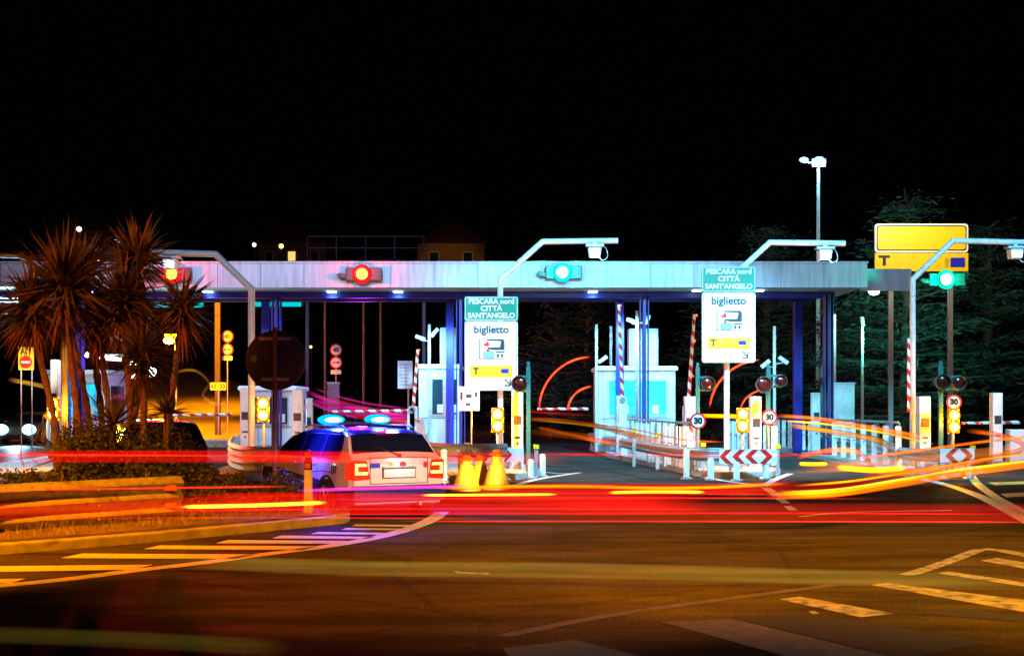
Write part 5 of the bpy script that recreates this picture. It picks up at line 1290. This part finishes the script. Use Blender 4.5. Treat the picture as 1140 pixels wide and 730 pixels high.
cedar('dark cedar at the far right behind the green signal', 1100, 58, 9.6, 3.8, 12, 15)
cedar('dim cedar behind the right biglietto sign', 855, 66, 10.8, 3.9, 13, 16)
cedar('shadowed cedar left of the flood mast', 900, 72, 9.8, 4.2, 14, 15)
cedar('dark bushy cedar seen through the lane right of the cyan booth', 800, 64, 7.2, 3.4, 15, 12, .4)
cedar('low cedar behind the tall cabinet', 955, 60, 6.8, 3.2, 16, 11, .3)
cedar('nearly black cedar between the white booth and the cyan booth', 618, 70, 7.0, 3.5, 17, 11, .3)
cedar('nearly black cedar just left of the cyan booth mast', 655, 78, 8.2, 3.6, 18, 11, .3)
for px, lab in ((397, 'small bush by the violet-lit wall behind the police car'), (430, 'darker bush at the right end of the violet-lit wall')):
    o = shrub(lab, px, 62, 1.3, 1.5, .8, 2500, px, .14); o['group'] = 'bushes behind the police car'; o.location.z = 0
light('SPOT', (X(985, 50), 49.5, 4.4), 1700, (.1, .9, .65), .2, (X(1000, 56), 56, 6.5), 120, 1)
light('SPOT', (X(976, 47), 47.5, 4.9), 500, (.3, .9, .8), .2, (X(965, 60), 60, 3), 120, 1)
D = 52; t = thing('area_lamp', 'small bright white lamp on the canopy end before the cedars', 'lamp', W(973, 324.5, D)); b = B(); b.sph((0, 0, 0), .2, (1.1, .6, .7)); b.build('bulb', glow('area_glow', (.6, 1, .95), 14), t)
b = B(); b.box((.1, .2, .12), (.5, .3, .12)); b.build('housing', 'grey', t)

# ------------------------------------------------------------------ houses and far lights
def house(label, px, D, w_, h_, m, lit, z0=0):
    t = thing('house', label, 'house', (X(px, D), D, z0), R(random.uniform(-12, 12)), 'houses on the dark hillside')
    b = B(); b.box((0, 4, h_ / 2), (w_, 8, h_)); b.build('wall', m, t)
    b = B(); b.prism([(-w_ / 2 - .6, h_), (w_ / 2 + .6, h_), (w_ * .12, h_ + 2.1), (-w_ * .12, h_ + 2.1)], 'y', -.6, 8.6); b.build('roof', 'roof', t)
    n = int(w_ / 2.6)
    for f in range(int(h_ // 3)):
        for i in range(n):
            x = -w_ / 2 + w_ * (i + .5) / n
            b = B(); b.box((x, -.03, 1.6 + 3 * f), (1.15, .08, 1.35)); wf = b.build('window', 'white', t)
            b = B(); b.box((x, -.08, 1.6 + 3 * f), (.95, .03, 1.15)); b.build('pane', glow('warm_window', (1, .6, .15), 1.2) if (f, i) in lit else 'glass', wf)
    return t
house('ochre house faintly lit above the canopy centre', 502, 150, 7.5, 6.2, 'wall_o', {}, 13.6)
house('dark house with one warm window above the canopy left of centre', 325, 170, 9, 6.2, 'wall_g', {(1, 1)}, 16)
house('dark house far left with one cold lit window high on the hill', 98, 180, 10, 6.2, 'wall_g', {}, 19)
light('SPOT', (X(500, 140), 138, 16), 500, SOD, .4, (X(502, 150), 150, 17), 38, .5)
for px, py, D, c, lab, r in ((283, 272.5, 150, 'cold', 'tiny pale street light far above the canopy left', .22), (88, 255, 160, 'cold', 'tiny white light highest at the far left', .3), (83, 290, 150, 'warm', 'tiny orange light above the left yucca', .2), (110, 292, 150, 'warm', 'second tiny orange light right of the first', .24), (313, 274, 150, 'warm', 'tiny amber light above the canopy beside the pale one', .26), (346, 386, 120, 'warm', 'tiny light in the dark between the thin poles', .12)):
    t = thing('distant_lamp', lab, 'street lamp', W(px, py, D), 0, 'distant street lamps'); b = B(); b.sph((0, 0, 0), r, u=10, v=6); b.build('bulb', glow('far_' + c, (1, .5, .1) if c == 'warm' else (.8, .95, .9), 6 if c == 'warm' else 4), t)
    b = B(); b.cyl((0, .3, -4), (0, .3, .2), .08, seg=6); b.build('pole', 'signback', t)
# sodium lamp over the slip road
D = 74; t = thing('sodium_lamp', 'bright orange sodium street lamp shining between the yuccas', 'street lamp', (X(188, D), D, 0))
b = B(); b.cyl((.3, .3, 0), (.3, .3, Z(376, D)), .09, .06, 8); b.box((.1, .2, Z(375, D) + .1), (.7, .25, .12)); b.build('pole', 'galv', t)
b = B(); b.sph((0, 0, Z(379, D)), .26, (1.2, .7, .8)); b.build('bulb', glow('sodium_bulb', (1, .52, .06), 24), t)
light('POINT', (X(188, D), D - .6, Z(379, D) + .3), 12000, SOD2, .3)
light('SPOT', (X(215, 84), 84, 12), 60000, SOD2, .3, (X(225, 88), 88, 2), 80, .9)
light('SPOT', (X(235, 62), 60, 9), 60000, SOD2, .3, (X(225, 74), 72, 0), 80, .9)
light('POINT', (X(60, 52), 52, 4), 900, SOD, .3)
light('POINT', (X(400, 56), 57, 3.2), 900, (.45, .03, 1), .3)
# low orange kerb wall of the slip road, and the low wall behind the police car
for px0, px1, D, top, lab, m in ((190, 268, 56, 492, 'low wall with lit coping along the slip road exit', 'concrete'), (365, 378, 66, 427, 'small orange-lit block behind the police car lights', 'concrete')):
    t = thing('low_wall', lab, 'wall', (X((px0 + px1) / 2, D), D, 0)); wd = (px1 - px0) * D / F; H = .25 if D == 56 else Z(427, D)
    b = B(); b.box((0, 0, H / 2), (wd, .3, H)); b.build('wall_body', m, t); b = B(); b.box((0, 0, H + .04), (wd + .05, .4, .08)); b.build('coping', 'white', t)
# white tube light and round lamps in the left lane area
D = 43; t = thing('tube_light', 'bright white tube light above the lane behind the yucca trunks', 'tube light', W(122, 398, D)); b = B(); b.cyl((-.36, 0, .0), (.36, 0, -.05), .06, seg=10); b.build('tube', glow('tube_glow', (1, 1, .9), 10), t)
b = B(); b.box((0, .08, .08), (.9, .14, .06)); b.build('fitting', 'grey', t)
light('POINT', W(122, 403, 42.4), 120, (.9, 1, .9), .2)
for px, py, r, lab in ((148, 406, .13, 'small round white lamp right of the tube light'), (167, 413, .20, 'large round white lamp between the right trunks'), (97, 395, .08, 'tiny white lamp left of the tube light'), (149, 419, .08, 'tiny white lamp below the small round one')):
    t = thing('round_lamp', lab, 'lamp', W(px, py, 43), 0, 'white lamps behind the yuccas'); b = B(); b.sph((0, 0, 0), r, u=14, v=8); b.build('bulb', glow('tube_glow', (1, 1, .9), 10), t); b = B(); b.box((0, r * .6, 0), (r * 1.6, .1, r * 1.6)); b.build('backplate', 'grey', t)

light('SPOT', (X(10, 34), 33, 3.5), 3500, (1, .9, .7), .1, (X(29, 40), 40, 3.1), 22, .6)  # added spot that brightens the ALT board
